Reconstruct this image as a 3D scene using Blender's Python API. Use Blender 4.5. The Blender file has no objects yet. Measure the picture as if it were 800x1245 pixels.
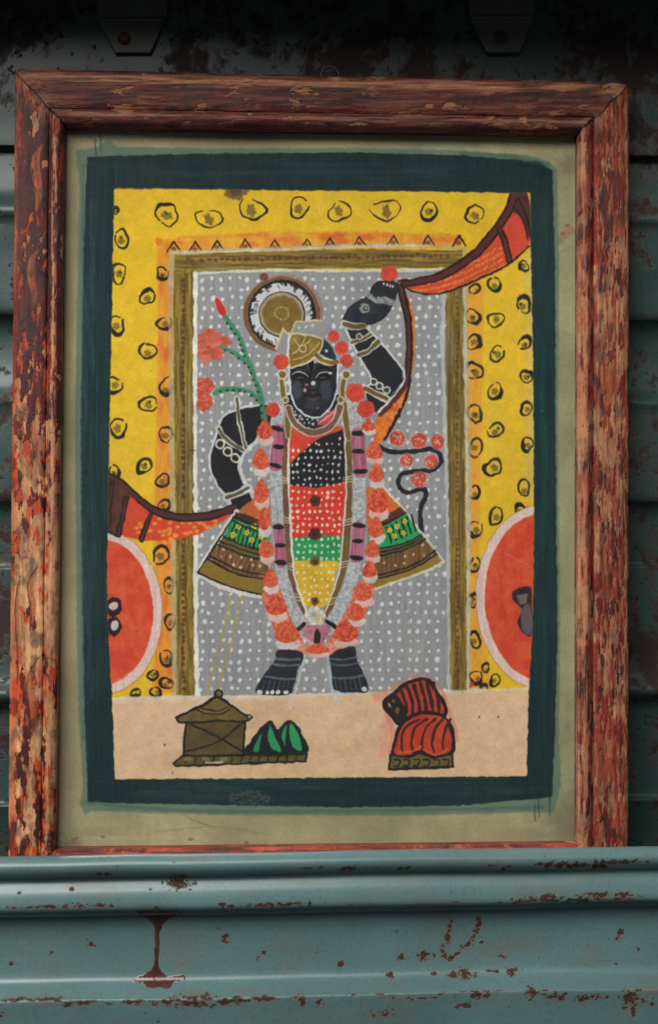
import bpy, bmesh, math
import numpy as np
from mathutils import Vector

scene = bpy.context.scene
COL = scene.collection
R = math.radians

# ------------------------------------------------------------------ camera geometry
FPX = 1660.0            # focal length measured in photo pixels (photo is 800 x 1245)
CX, CY = 400.0, 622.5
YAW = R(3.2)
DIST = 0.83
AX = Vector((math.sin(YAW), math.cos(YAW), 0))
RT = Vector((math.cos(YAW), -math.sin(YAW), 0))
UP = Vector((0, 0, 1))
CAM = -DIST * AX
PX = 0.0005             # metres per photo pixel near the picture


def ray(px, py):
    return AX + RT * ((px - CX) / FPX) - UP * ((py - CY) / FPX)


def on_y(px, py, y):
    """measured point on the upright plane Y = y"""
    d = ray(px, py)
    return CAM + d * ((y - CAM.y) / d.y)


LEAN = R(2.0)
NRM = Vector((0, -math.cos(LEAN), math.sin(LEAN)))
P0 = Vector((0, 0.0, -0.235))


def on_frame(px, py, off=0.0):
    """measured point on the leaning picture plane (off = metres towards the viewer)"""
    d = ray(px, py)
    p0 = P0 + NRM * off
    return CAM + d * ((p0 - CAM).dot(NRM) / d.dot(NRM))


# ------------------------------------------------------------------ object helpers
def mesh_obj(name, verts, faces, mat, parent=None, uvs=None, smooth=False):
    me = bpy.data.meshes.new(name)
    me.from_pydata([tuple(v) for v in verts], [], faces)
    if uvs is not None:
        ul = me.uv_layers.new(name="UVMap")
        for lp in me.loops:
            ul.data[lp.index].uv = uvs[lp.vertex_index]
    bm = bmesh.new(); bm.from_mesh(me)
    bmesh.ops.recalc_face_normals(bm, faces=bm.faces)
    bm.to_mesh(me); bm.free()
    if smooth:
        for p in me.polygons:
            p.use_smooth = True
    if mat:
        me.materials.append(mat)
    o = bpy.data.objects.new(name, me)
    COL.objects.link(o)
    if parent:
        o.parent = parent
        o.matrix_parent_inverse = parent.matrix_world.inverted()
    return o


def empty(name, loc, label, cat, group=None):
    o = bpy.data.objects.new(name, None)
    o.empty_display_size = 0.02
    o.location = loc
    COL.objects.link(o)
    o['label'] = label; o['category'] = cat
    if group:
        o['group'] = group
    bpy.context.view_layer.update()
    return o


# ------------------------------------------------------------------ a small paint box (numpy)
def smooth_noise(h, w, cy, cx, seed):
    """value noise, cells of cy x cx canvas pixels, range 0..1"""
    rng = np.random.RandomState(seed)
    gh, gw = int(h / cy) + 3, int(w / cx) + 3
    g = rng.rand(gh, gw).astype(np.float32)
    y = np.arange(h) / cy; x = np.arange(w) / cx
    yi = y.astype(int); xi = x.astype(int)
    fy = y - yi; fx = x - xi
    fy = (fy * fy * (3 - 2 * fy))[:, None].astype(np.float32)
    fx = (fx * fx * (3 - 2 * fx))[None, :].astype(np.float32)
    a = g[yi][:, xi]; b = g[yi][:, xi + 1]; c = g[yi + 1][:, xi]; d = g[yi + 1][:, xi + 1]
    return (a * (1 - fx) + b * fx) * (1 - fy) + (c * (1 - fx) + d * fx) * fy


def fractal(h, w, cy, cx, seed, octs=4, gain=0.55):
    out = np.zeros((h, w), np.float32); amp = 1.0; tot = 0
    for k in range(octs):
        out += amp * smooth_noise(h, w, max(cy / 2 ** k, 1.0), max(cx / 2 ** k, 1.0), seed + 17 * k)
        tot += amp; amp *= gain
    return out / tot


def catmull(pts, closed=False, step=2.0):
    P = [np.array(p, float) for p in pts]
    n = len(P)
    if n < 3:
        return np.array(P)
    out = []
    rng = range(n) if closed else range(n - 1)
    for i in rng:
        p1 = P[i]; p2 = P[(i + 1) % n]
        p0 = P[(i - 1) % n] if (closed or i > 0) else p1
        p3 = P[(i + 2) % n] if (closed or i < n - 2) else p2
        k = max(2, int(np.linalg.norm(p2 - p1) / step))
        for j in range(k):
            t = j / k
            out.append(0.5 * ((2 * p1) + (-p0 + p2) * t + (2 * p0 - 5 * p1 + 4 * p2 - p3) * t * t
                              + (-p0 + 3 * p1 - 3 * p2 + p3) * t ** 3))
    if not closed:
        out.append(P[-1])
    return np.array(out)


def blur(m, n):
    for _ in range(n):
        p = np.pad(m, 1, mode='edge')
        m = (p[:-2, 1:-1] + p[2:, 1:-1] + 2 * p[1:-1, 1:-1]) / 4
        p = np.pad(m, 1, mode='edge')
        m = (p[1:-1, :-2] + p[1:-1, 2:] + 2 * p[1:-1, 1:-1]) / 4
    return m


class Canvas:
    def __init__(s, x0, y0, x1, y1, sc, base, seed=1, warp=0.9):
        s.x0, s.y0, s.sc = x0, y0, sc
        s.w = int((x1 - x0) * sc); s.h = int((y1 - y0) * sc)
        s.c = np.empty((s.h, s.w, 3), np.float32); s.c[:] = np.array(base, np.float32) / 255
        s.rng = np.random.RandomState(seed)
        h, w = s.h, s.w
        X = (np.arange(w) + .5) / sc + x0; Y = (np.arange(h) + .5) / sc + y0
        s.X, s.Y = np.meshgrid(X.astype(np.float32), Y.astype(np.float32))
        s.TX, s.TY = s.X.copy(), s.Y.copy()
        if warp:
            s.X = s.X + (fractal(h, w, 14, 14, seed + 5, 3) - .5) * 2.6 * warp
            s.Y = s.Y + (fractal(h, w, 14, 14, seed + 9, 3) - .5) * 2.6 * warp
        s.n_fine = fractal(h, w, 5, 5, seed + 21, 3)
        s.n_mid = fractal(h, w, 22, 22, seed + 31, 4)
        s.n_v = fractal(h, w, 60, 4, seed + 41, 3)
        s.n_h = fractal(h, w, 4, 60, seed + 51, 3)

    def win(s, x0, y0, x1, y1, m=4):
        a = max(0, int((x0 - m - s.x0) * s.sc)); b = min(s.w, int((x1 + m - s.x0) * s.sc) + 1)
        c = max(0, int((y0 - m - s.y0) * s.sc)); d = min(s.h, int((y1 + m - s.y0) * s.sc) + 1)
        return c, max(d, c), a, max(b, a)

    def comp(s, w, m, col, a=1.0, var=0.06, streak=None, dry=0.0, col2=None):
        c, d, e, f = w
        if d <= c or f <= e:
            return
        al = m * a
        nz = {None: s.n_mid, 'v': s.n_v, 'h': s.n_h, 'f': s.n_fine}[streak][c:d, e:f]
        if dry:
            al = al * np.clip(1 - dry + (s.n_fine[c:d, e:f] * .5 + nz * .5) * dry * 1.6, 0, 1)
        base = np.array(col, np.float32) / 255
        k = np.clip((nz - .5) * 2.2, -1, 1)[..., None]
        if col2 is not None:
            t = np.clip(.5 + (nz - .5) * 3.2, 0, 1)[..., None]
            cc = base * (1 - t) + np.array(col2, np.float32) / 255 * t
        else:
            cc = base * (1 + var * k * 1.6)
        cc = cc * (1 + (s.n_fine[c:d, e:f, None] - .5) * var * .9)
        s.c[c:d, e:f] = s.c[c:d, e:f] * (1 - al[..., None]) + cc * al[..., None]

    def pmask(s, pts, w):
        c, d, e, f = w
        X = s.X[c:d, e:f]; Y = s.Y[c:d, e:f]
        ins = np.zeros(X.shape, bool)
        n = len(pts)
        for i in range(n):
            xa, ya = pts[i]; xb, yb = pts[(i + 1) % n]
            if ya == yb:
                continue
            cond = (Y < ya) != (Y < yb)
            ins ^= cond & (X < (xb - xa) * (Y - ya) / (yb - ya) + xa)
        return ins.astype(np.float32)

    def poly(s, pts, col, smooth=True, soft=1, line=None, lw=2.0, lcol=(25, 24, 26), clip=None, **k):
        q = catmull(pts, True) if smooth else np.array(pts, float)
        w = s.win(q[:, 0].min(), q[:, 1].min(), q[:, 0].max(), q[:, 1].max())
        if w[1] <= w[0] or w[3] <= w[2]:
            return
        m = blur(s.pmask(q, w), soft)
        if clip is not None:
            m = m * clip(s.X[w[0]:w[1], w[2]:w[3]], s.Y[w[0]:w[1], w[2]:w[3]])
        s.comp(w, m, col, **k)
        if line:
            s.stroke(list(map(tuple, q)) + [tuple(q[0])], lcol, lw, smooth=False)

    def ell(s, cx, cy, rx, ry, col, rot=0.0, soft=1, jag=0.0, clip=None, **k):
        r = max(rx, ry) * (1 + jag)
        w = s.win(cx - r, cy - r, cx + r, cy + r)
        if w[1] <= w[0] or w[3] <= w[2]:
            return
        X = s.X[w[0]:w[1], w[2]:w[3]] - cx; Y = s.Y[w[0]:w[1], w[2]:w[3]] - cy
        ca, sa = math.cos(rot), math.sin(rot)
        u = (X * ca + Y * sa) / rx; v = (-X * sa + Y * ca) / ry
        rr = np.sqrt(u * u + v * v) * min(rx, ry)
        lim = min(rx, ry)
        if jag:
            ang = np.arctan2(v, u)
            ph = s.rng.rand(3) * 6.28
            lim = lim * (1 + jag * (.5 * np.sin(5 * ang + ph[0]) + .35 * np.sin(9 * ang + ph[1]) + .3 * np.sin(14 * ang + ph[2])))
        m = np.clip((lim - rr) * s.sc / (1 + soft * .7) + .5, 0, 1)
        if clip is not None:
            m = m * clip(X + cx, Y + cy)
        s.comp(w, m, col, **k)

    def stroke(s, pts, col, wd, smooth=True, closed=False, soft=0.6, taper=0.0, wob=0.18, clip=None, **k):
        q = catmull(pts, closed) if smooth and len(pts) > 2 else np.array(pts, float)
        if closed:
            q = np.vstack([q, q[:1]])
        if not smooth or len(pts) <= 2:      # densify straight runs
            o = []
            for a, b in zip(q[:-1], q[1:]):
                kk = max(1, int(np.linalg.norm(b - a) / 5))
                o += [a + (b - a) * j / kk for j in range(kk)]
            q = np.array(o + [q[-1]])
        r = wd
        w = s.win(q[:, 0].min() - r, q[:, 1].min() - r, q[:, 0].max() + r, q[:, 1].max() + r)
        if w[1] <= w[0] or w[3] <= w[2]:
            return
        m = np.zeros((w[1] - w[0], w[3] - w[2]), np.float32)
        n = len(q)
        ws = wd * .5 * (1 + wob * (np.interp(np.arange(n), np.arange(0, n + 4, 4), s.rng.randn(len(np.arange(0, n + 4, 4))))))
        ws = np.clip(ws, wd * .25, wd * .85)
        if taper:
            t = np.linspace(0, 1, n); ws = ws * (1 - taper * np.abs(2 * t - 1) ** 3)
        for i in range(n - 1):
            a, b = q[i], q[i + 1]
            wi = (ws[i] + ws[i + 1]) / 2
            v = s.win(min(a[0], b[0]) - wi, min(a[1], b[1]) - wi, max(a[0], b[0]) + wi, max(a[1], b[1]) + wi, 3)
            v = (max(v[0], w[0]), min(v[1], w[1]), max(v[2], w[2]), min(v[3], w[3]))
            if v[1] <= v[0] or v[3] <= v[2]:
                continue
            X = s.X[v[0]:v[1], v[2]:v[3]]; Y = s.Y[v[0]:v[1], v[2]:v[3]]
            dx, dy = b - a; L = dx * dx + dy * dy + 1e-9
            t = np.clip(((X - a[0]) * dx + (Y - a[1]) * dy) / L, 0, 1)
            dd = np.hypot(X - a[0] - t * dx, Y - a[1] - t * dy)
            mm = np.clip((wi - dd) * s.sc / (1 + soft) + .5, 0, 1)
            sub = m[v[0] - w[0]:v[1] - w[0], v[2] - w[2]:v[3] - w[2]]
            np.maximum(sub, mm, out=sub)
        if clip is not None:
            m = m * clip(s.X[w[0]:w[1], w[2]:w[3]], s.Y[w[0]:w[1], w[2]:w[3]])
        s.comp(w, m, col, **k)

    def dots(s, x0, y0, x1, y1, sx, sy, col, r=2.0, jit=.25, inside=None, a=.85, skip=.04):
        rows = int((y1 - y0) / sy)
        pts = None if inside is None else np.array(inside, float)
        for j in range(rows + 1):
            off = s.rng.rand() * sx * .35
            for i in range(int((x1 - x0) / sx) + 1):
                x = x0 + off + i * sx + s.rng.randn() * sx * jit * .5
                y = y0 + j * sy + s.rng.randn() * sy * jit * .5
                if x > x1 or y > y1 or s.rng.rand() < skip:
                    continue
                if pts is not None and not inpoly(x, y, pts):
                    continue
                rr = r * (.75 + s.rng.rand() * .5)
                s.ell(x, y, rr * (.8 + s.rng.rand() * .35), rr * (.85 + s.rng.rand() * .5), col,
                      rot=s.rng.rand() * .8 - .2, a=a * (.75 + .25 * s.rng.rand()), var=.03)

    def image(s, name, gain=1.0, noncolor=False):
        arr = np.ones((s.h, s.w, 4), np.float32)
        arr[..., :3] = np.clip(s.c * gain, 0, 1)
        im = bpy.data.images.new(name, s.w, s.h, alpha=False)
        if noncolor:
            im.colorspace_settings.name = 'Non-Color'
        im.pixels.foreach_set(arr[::-1].ravel())
        im.update(); im.pack()
        return im


def inpoly(x, y, p):
    c = False; n = len(p)
    for i in range(n):
        xa, ya = p[i]; xb, yb = p[(i + 1) % n]
        if (ya > y) != (yb > y) and x < (xb - xa) * (y - ya) / (yb - ya) + xa:
            c = not c
    return c


# ================================================================== THE PAINTING
def paint_picture():
    K = Canvas(60, 135, 725, 1060, 2.0, (156, 147, 113), seed=3)
    rng = K.rng
    full = (0, K.h, 0, K.w)
    X, Y = K.X, K.Y
    BLK = (27, 27, 30); NAVY = (33, 35, 44); WHT = (205, 205, 202); RED = (203, 66, 46); MAR = (72, 34, 34)
    OLV = (104, 84, 37); GRY = (146, 147, 150); YEL = (224, 183, 40); ORG = (212, 120, 46)
    # aged paper: cloudy stains, greener towards the right
    n1 = fractal(K.h, K.w, 160, 160, 71, 4)
    n2 = fractal(K.h, K.w, 300, 24, 72, 3)
    K.c *= (1 + (n1 - .5) * .34 + (K.n_fine - .5) * .05 + (n2 - .5) * .08)[..., None]
    g = np.clip((K.TX - 640) / 60, 0, 1)[..., None]
    K.c = K.c * (1 - g * .5) + K.c * np.array([.88, 1.0, .98], np.float32) * g * .5
    for (x, y, rx, ry, a) in ((690, 1000, 22, 26, .35), (708, 965, 12, 20, .3), (88, 1030, 14, 12, .4), (82, 880, 5, 60, .18),
                              (700, 600, 5, 25, .2), (693, 200, 14, 12, .35), (280, 162, 40, 9, .12), (120, 1012, 30, 6, .15), (690, 880, 4, 8, .2), (640, 1015, 26, 7, .12)):
        K.ell(x, y, rx, ry, (88, 74, 58), soft=ry * 2.2, a=a, jag=.25, dry=.7)
    for (x, y) in ((690, 273), (684, 283), (88, 1021), (125, 1018), (300, 1026), (93, 1020), (232, 1021)):
        K.ell(x, y, 3, 2, (120, 60, 45), a=.6, dry=.6)
    K.stroke([(682, 292), (688, 283), (695, 279)], (150, 85, 70), 9, a=.45, soft=4, dry=.5)
    K.stroke([(683, 306), (697, 298)], (150, 90, 75), 4, a=.25, soft=4, dry=.7)
    K.stroke([(218, 988), (240, 1000), (262, 1006)], (100, 92, 66), 1.2, a=.6)
    K.stroke([(190, 1012), (260, 1006), (330, 1016)], (120, 112, 78), 2.0, a=.35, soft=3)
    # teal wash edge then the dark teal border
    wash = (74, 104, 96)
    outer_w = [(94, 196), (92, 182), (118, 178), (132, 170), (143, 178), (260, 180), (420, 179), (560, 182), (640, 188), (668, 196), (678, 206), (680, 330),
               (678, 520), (681, 760), (679, 900), (682, 955), (674, 988), (640, 988), (500, 992), (330, 992), (205, 990), (112, 986), (103, 992), (97, 978),
               (101, 955), (95, 860), (93, 700), (91, 520), (95, 300), (97, 230)]
    K.poly(outer_w, wash, smooth=False, soft=5, a=.72, dry=.5, streak='v')
    outer = [(106, 190), (250, 186), (430, 185), (560, 188), (655, 196), (672, 206), (675, 330), (675, 520), (678, 760), (674, 900), (671, 970),
             (560, 980), (420, 982), (260, 979), (107, 976), (103, 860), (100, 700), (98, 520), (102, 300), (104, 230)]
    K.poly(outer, (19, 36, 41), smooth=False, soft=2, a=.97, streak='v', col2=(15, 45, 50))
    # brush streaks in the border
    for i in range(16):
        x = 101 + i * 2.1 + rng.randn(); y0 = 195 + rng.rand() * 260; L = 120 + rng.rand() * 380
        K.stroke([(x, y0), (x - 1 + rng.randn(), y0 + L * .5), (x + rng.randn(), min(y0 + L, 965))], (34, 74, 78), 1.6, a=.34, dry=.7, streak='v')
    for i in range(13):
        x = 651 + i * 1.9; y0 = 240 + rng.rand() * 400; L = 100 + rng.rand() * 330
        K.stroke([(x, y0), (x + rng.randn(), y0 + L * .5), (x, min(y0 + L, 955))], (10, 66, 60), 1.8, a=.36, dry=.7, streak='v')
    for i in range(22):
        y = 190 + rng.rand() * 34; x0 = 110 + rng.rand() * 350; L = 80 + rng.rand() * 250
        K.stroke([(x0, y), (min(x0 + L, 665), y + rng.randn() * 2)], (34, 62, 66), 1.5, a=.3, dry=.8, streak='h')
        y = 952 + rng.rand() * 26
        K.stroke([(x0, y), (min(x0 + L, 665), y + rng.randn() * 2)], (20, 62, 62), 1.7, a=.32, dry=.8, streak='h')
    K.stroke([(104, 976), (200, 985), (330, 987), (480, 986), (660, 982)], (60, 95, 86), 4, a=.6, soft=3, dry=.6, streak='h')
    K.stroke([(560, 186), (620, 190), (665, 200)], (58, 90, 86), 5, a=.5, soft=4, dry=.4)
    K.stroke([(141, 196), (141, 222)], (40, 84, 88), 2.5, a=.5, soft=2)
    K.stroke([(101, 200), (100, 400), (99, 650), (102, 900)], (44, 92, 92), 2.2, a=.6, soft=2, dry=.5)
    for i in range(26):      # dusty faded strokes down the left and along the foot
        x = 100 + rng.rand() * 14; y0 = 220 + rng.rand() * 600
        K.stroke([(x, y0), (x + rng.randn(), y0 + 40), (x + rng.randn(), y0 + 60 + rng.rand() * 90)], (70, 96, 104), 3.2, a=.16, soft=3, dry=.6, streak='v')
        K.ell(150 + rng.rand() * 480, 962 + rng.randn() * 7, 20 + rng.rand() * 20, 3, (60, 86, 88), a=.14, soft=4, dry=.6)
        K.ell(660 + rng.randn() * 5, 260 + rng.rand() * 650, 3, 30 + rng.rand() * 30, (14, 70, 68), a=.22, soft=4, dry=.5)
        K.ell(120 + rng.rand() * 500, 205 + rng.randn() * 8, 30, 3, (44, 66, 76), a=.16, soft=4, dry=.6)
    for (x, y) in ((655, 985), (650, 990), (668, 984), (122, 176), (116, 180)):
        K.stroke([(x, y - 12), (x + 1, y + 8)], (26, 62, 62), 2.2, a=.6, dry=.5)
    for i in range(420):
        x, y = rng.rand() * 590 + 95, rng.rand() * 800 + 185
        if 137 < x < 650 and 225 < y < 950:
            continue
        K.ell(x, y, .6 + rng.rand() * .6, .6 + rng.rand() * .6, (120, 135, 128), a=.15 + .4 * rng.rand() ** 3)
    # inner picture field
    L = [(139, 228), (136, 370), (133, 520), (131, 640), (131, 740), (136, 850), (140, 948)]
    Rr = [(640, 944), (643, 838), (648, 740), (649, 600), (648, 450), (646, 330), (645, 234)]
    inner = list(catmull(L)) + list(catmull(Rr))
    field = [tuple(p) for p in inner]
    fpm = blur(K.pmask(np.array(field), full), 1)
    K.comp(full, fpm, YEL, var=.035)
    def clipf(Xs, Ys, _m=fpm):
        return 1.0
    K.fpm = fpm
    snap = K.c.copy()     # border to restore over anything that strays outside the field
    # pale worn right margin and cloudy yellow
    K.stroke([(643, 240), (645, 400), (646, 600)], (205, 184, 118), 12, a=.6, soft=9, dry=.3)
    for i in range(16):
        K.ell(140 + rng.rand() * 60, 240 + rng.rand() * 420, 12, 26, (228, 190, 52), a=.16, soft=14)
        K.ell(585 + rng.rand() * 50, 240 + rng.rand() * 420, 12, 26, (216, 186, 48), a=.16, soft=14)
        K.ell(150 + rng.rand() * 480, 240 + rng.rand() * 30, 22, 10, (222, 186, 56), a=.25, soft=12)
    # orange zones beside the door frame
    K.poly(smooth=False, pts=[(190, 292), (232, 286), (330, 282), (450, 281), (560, 285), (560, 300), (400, 303), (212, 308), (210, 480), (212, 840), (188, 842), (187, 660), (190, 500), (192, 380)],
           col=ORG, soft=5, a=.85, dry=.75, streak='v', col2=(226, 150, 58))
    K.poly(smooth=False, pts=[(190, 640), (212, 640), (212, 842), (184, 842), (196, 745)], col=(226, 140, 48), soft=4, a=.7, dry=.3)
    K.poly(smooth=False, pts=[(566, 330), (590, 345), (586, 460), (583, 640), (584, 760), (600, 842), (566, 842)], col=(224, 145, 52), soft=4, a=.65, dry=.5, streak='v')
    for i in range(30):
        K.ell(194 + rng.rand() * 18, 290 + rng.rand() * 540, 3, 10, (204, 88, 42), a=.4, soft=3, dry=.4, jag=.3)
        K.ell(205 + rng.rand() * 350, 284 + rng.rand() * 14, 9, 3, (206, 92, 42), a=.42, soft=3, dry=.4, jag=.3)
        K.ell(205 + rng.rand() * 350, 284 + rng.rand() * 14, 9, 3, (224, 176, 48), a=.4, soft=3, dry=.4, jag=.3)
        K.ell(568 + rng.rand() * 14, 340 + rng.rand() * 480, 2, 5, (206, 110, 48), a=.22, soft=2)

    def motif(x, y, rx, ry, fill=True, open_=None, w=2.9):
        ph = rng.rand() * 6.28; a0 = rng.rand() * 6.28
        span = 5.5 + rng.rand() * .8
        pts = []
        for i in range(11):
            t = a0 + span * i / 10
            r = 1 + .12 * math.sin(2 * t + ph) + .07 * math.sin(3 * t + ph * 2) + .05 * rng.randn()
            pts.append((x + rx * r * math.cos(t), y + ry * r * math.sin(t)))
        if fill:
            K.ell(x + rng.randn() * 1.2, y + ry * .18 + rng.randn() * 1.2, rx * .48, ry * .42, (84, 72, 36), rot=rng.rand() * 2, a=.75, jag=.25, soft=2.5, dry=.6)
        if rng.rand() < .4: K.ell(x + rng.randn() * 2, y + rng.randn() * 2, 2.2, 1.6, (46, 42, 30), rot=rng.rand() * 3, a=.8, soft=1.5)
        K.stroke(pts, (38, 34, 26), w, taper=.35, wob=.32, a=.93)
        if rng.rand() < .7:
            K.stroke(pts[2:7], (30, 28, 24), w * 1.45, taper=.6, wob=.3, a=.9)

    for (x, y, rx, ry) in ((203, 260, 15, 12), (254, 265, 15, 12), (305.5, 253, 16, 13), (364, 251, 12, 12), (413, 257, 14, 11), (469, 255, 16, 13),
                           (521, 256, 10, 11), (577, 260, 11.5, 10)):
        motif(x, y, rx, ry, w=2.3)
    for (x, y, rx, ry) in ((141, 256, 3, 4), (148, 290, 8, 11), (144.5, 332, 9, 11), (198, 332, 7, 8), (179, 361, 9, 9), (142, 395, 9, 11), (200, 393, 8, 8),
                           (179.5, 426.5, 10, 10), (139, 468, 9, 10), (202, 470, 7, 11), (180, 491, 10, 10), (144, 519.5, 11, 10), (201.5, 528, 7, 11),
                           (176, 566, 8.5, 8.5), (139, 575, 7, 8), (198, 584, 8, 8), (200, 614, 7, 7), (196, 675, 10, 10), (205, 712, 6, 9), (207, 756, 6, 10), (202, 800, 8, 9),
                           (186, 821, 6, 6), (202, 831, 7, 7), (165, 843, 6, 5), (189, 842, 7, 5),
                           (637, 323, 5.5, 6), (601, 345, 8, 8), (577, 351, 6, 6), (637, 370, 8, 10), (574.6, 384, 8, 9), (602.6, 388.5, 9, 9), (576, 416, 8, 9),
                           (638, 416.5, 7, 8), (604.6, 430, 8.5, 9), (576, 450.5, 9.5, 10), (640, 457.7, 7, 8), (602, 475, 8, 10), (640, 497, 7, 8), (577, 502.7, 8.5, 10),
                           (602.6, 523, 9, 8.5), (641, 540, 7, 8), (578.7, 544.4, 8, 11), (599.7, 568, 10, 10), (637, 592, 7.5, 9), (577, 598.5, 6, 8),
                           (603, 627, 8, 10), (632, 621, 6, 7), (578, 643, 8, 10), (576.6, 687, 6.5, 8.5), (575, 730, 5, 9), (577, 778, 7, 9), (591, 812, 4, 6),
                           (578.6, 824, 8, 7), (602, 827.5, 6, 7), (589, 836, 4, 3)):
        motif(x, y, rx, ry)
    K.ell(287, 231, 14, 11, (100, 70, 42), a=.85, jag=.15, soft=4, dry=.55)
    K.ell(287, 232, 7, 6, (66, 44, 30), a=.6, jag=.2, soft=2, dry=.5)
    for x, y in ((211, 299), (237, 299), (264, 298), (298, 296), (334, 297), (373, 296), (401, 295), (437, 293), (478, 292), (520, 292), (558, 292)):
        K.stroke([(x - 8, y + 7), (x - 4, y + 1), (x, y - 6), (x + 4, y), (x + 8, y + 6)], (52, 34, 22), 2.2, taper=.3, smooth=False)
        K.ell(x, y + 3, 3, 3, (110, 60, 34), a=.8)
    K.ell(572, 832, 5, 4, (188, 50, 38), a=.8, soft=2)
    K.ell(193, 293, 4, 5, (205, 85, 45), a=.6, soft=2)

    # big red rosettes left and right
    def rosette(cx, cy, rx, ry, rw):
        K.ell(cx, cy, rx + 1, ry + 1, (150, 112, 70), soft=2, a=.7, clip=lambda a, b: (b < 846))
        K.ell(cx, cy, rx, ry, (218, 190, 184), soft=1, streak='v', var=.05, clip=lambda a, b: (b < 846))
        for i in range(46):
            t = rng.rand() * 6.28
            K.stroke([(cx + (rx - 4) * math.cos(t), cy + (ry - 4) * math.sin(t)), (cx + (rx - 6) * math.cos(t + .09), cy + (ry - 6) * math.sin(t + .09))],
                     (232, 158, 150) if i % 2 else (236, 222, 216), 1.6, a=.5, clip=lambda a, b: (b < 846))
        K.ell(cx, cy, rx - rw, ry - rw, (203, 66, 43), soft=2, var=.05, clip=lambda a, b: (b < 846), col2=(212, 84, 52))
    rosette(126, 745, 71, 99, 11)
    rosette(660, 726, 81, 112, 10.5)
    for i in range(14):
        K.stroke([(133 + rng.rand() * 45, 690 + rng.rand() * 60), (134 + rng.rand() * 45, 760 + rng.rand() * 40)], (222, 104, 64), 2.5, a=.16, soft=3)
        K.stroke([(600 + rng.rand() * 42, 670 + rng.rand() * 60), (605 + rng.rand() * 40, 760 + rng.rand() * 30)], (180, 46, 38), 2.5, a=.2, soft=3)
    K.stroke([(140, 832), (160, 818), (178, 796), (192, 770)], (224, 180, 172), 4, a=.5, dry=.6)
    for dy in (0, 24):
        K.ell(138.5, 738 + dy, 9.5, 12, (34, 24, 24), a=.96, jag=.08)
    K.ell(138, 737, 5.5, 5, (208, 180, 172)); K.ell(139.5, 761, 4.5, 7, (196, 186, 184), rot=.3)
    K.poly([(622, 722), (630, 716), (645, 714), (647, 735), (646, 772), (636, 770), (629, 756), (634, 742), (624, 730)], (40, 34, 36), a=.95)
    K.poly([(628, 724), (642, 722), (641, 734), (632, 736)], (128, 108, 106), smooth=False, soft=2, a=.9)
    K.poly([(634, 742), (645, 736), (646, 770), (636, 768)], (92, 88, 98), soft=2, a=.9)
    K.ell(641, 748, 4, 5, (112, 72, 74), a=.8)
    K.stroke([(614, 672), (624, 678), (642, 686)], (226, 130, 110), 1.5, a=.5)

    # white haze round the brown door frame, then the frame and the grey cloth
    K.stroke([(211, 845), (210, 700), (208, 500), (206, 380), (207, 306), (300, 303), (420, 299), (500, 297), (564, 302), (568, 420), (571, 600), (570, 842)],
             (172, 168, 148), 4, smooth=False, a=.75, soft=2, dry=.45, wob=.3)
    for poly_, st in (([(211, 308), (240, 305), (241, 560), (240, 846), (214, 846), (213, 600), (211, 450)], 'v'),
                      ([(540, 318), (564, 318), (566, 560), (568, 842), (546, 842), (544, 600), (541, 450)], 'v'),
                      ([(212, 308), (330, 305), (450, 302), (562, 304), (563, 325), (450, 326), (330, 327), (212, 332)], 'h')):
        K.poly(poly_, OLV, smooth=False, soft=1, streak=st, col2=(150, 124, 54), a=.98)
    for i in range(34):
        x = 214 + rng.rand() * 22; y = 320 + rng.rand() * 420
        K.stroke([(x, y), (x + rng.randn(), y + 60 + rng.rand() * 60)], (70, 56, 28) if i % 3 else (176, 148, 62), 2, a=.35, dry=.6, streak='v')
        x = 546 + rng.rand() * 18; y = 340 + rng.rand() * 400
        K.stroke([(x, y), (x + rng.randn(), y + 60 + rng.rand() * 60)], (62, 50, 24) if i % 3 else (146, 124, 52), 2, a=.38, dry=.6, streak='v')
        x = 220 + rng.rand() * 260; y = 308 + rng.rand() * 15
        K.stroke([(x, y), (x + 50 + rng.rand() * 50, y + rng.randn())], (76, 60, 30) if i % 3 else (166, 142, 70), 2, a=.35, dry=.6, streak='h')
    for y in range(340, 842, 7):
        if 608 < y < 655: continue
        K.ell(223 + rng.randn() * .6, y + rng.randn(), 2.2, 2.6, (88, 42, 28), a=.75, soft=1.5)
        K.ell(556 + rng.randn() * .6, y + rng.randn(), 2.0, 2.4, (84, 46, 28), a=.55, soft=1.5)
    for x in range(228, 548, 7):
        K.ell(x + rng.randn(), 316 - (x - 228) * .018 + rng.randn() * .8, 2.6, 2.2, (88, 42, 30), a=.6, soft=1.5)
    K.stroke([(211, 312), (209, 420), (211, 560), (213, 700), (215, 842)], (168, 164, 140), 2.6, a=.7, soft=1.5, dry=.3, wob=.3)
    K.stroke([(564, 330), (566, 480), (569, 640), (569, 842)], (196, 192, 180), 3.6, a=.8, soft=1.5, dry=.3, wob=.3)
    K.stroke([(208, 308), (300, 304), (420, 300), (520, 298)], (208, 204, 190), 3, a=.7, soft=1.5, dry=.3, wob=.3)
    gp = [(238, 331), (541, 327), (543, 480), (546, 650), (546, 843), (239, 846), (239, 600), (237, 450)]
    K.poly(gp, GRY, smooth=False, soft=1, var=.05, streak='v')
    for i in range(26):
        K.ell(245 + rng.rand() * 295, 340 + rng.rand() * 495, 22, 34, (150, 152, 152) if i % 2 else (128, 131, 140), a=.3, soft=26)
    K.dots(244, 339, 541, 842, 11.4, 11.6, (222, 222, 222), r=2.1, inside=gp, a=.97, jit=.17, skip=.02)
    K.stroke([(238, 332), (237, 480), (238, 640), (238, 760), (240, 846)], (230, 228, 222), 5, a=.95, soft=1, wob=.3)
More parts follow.
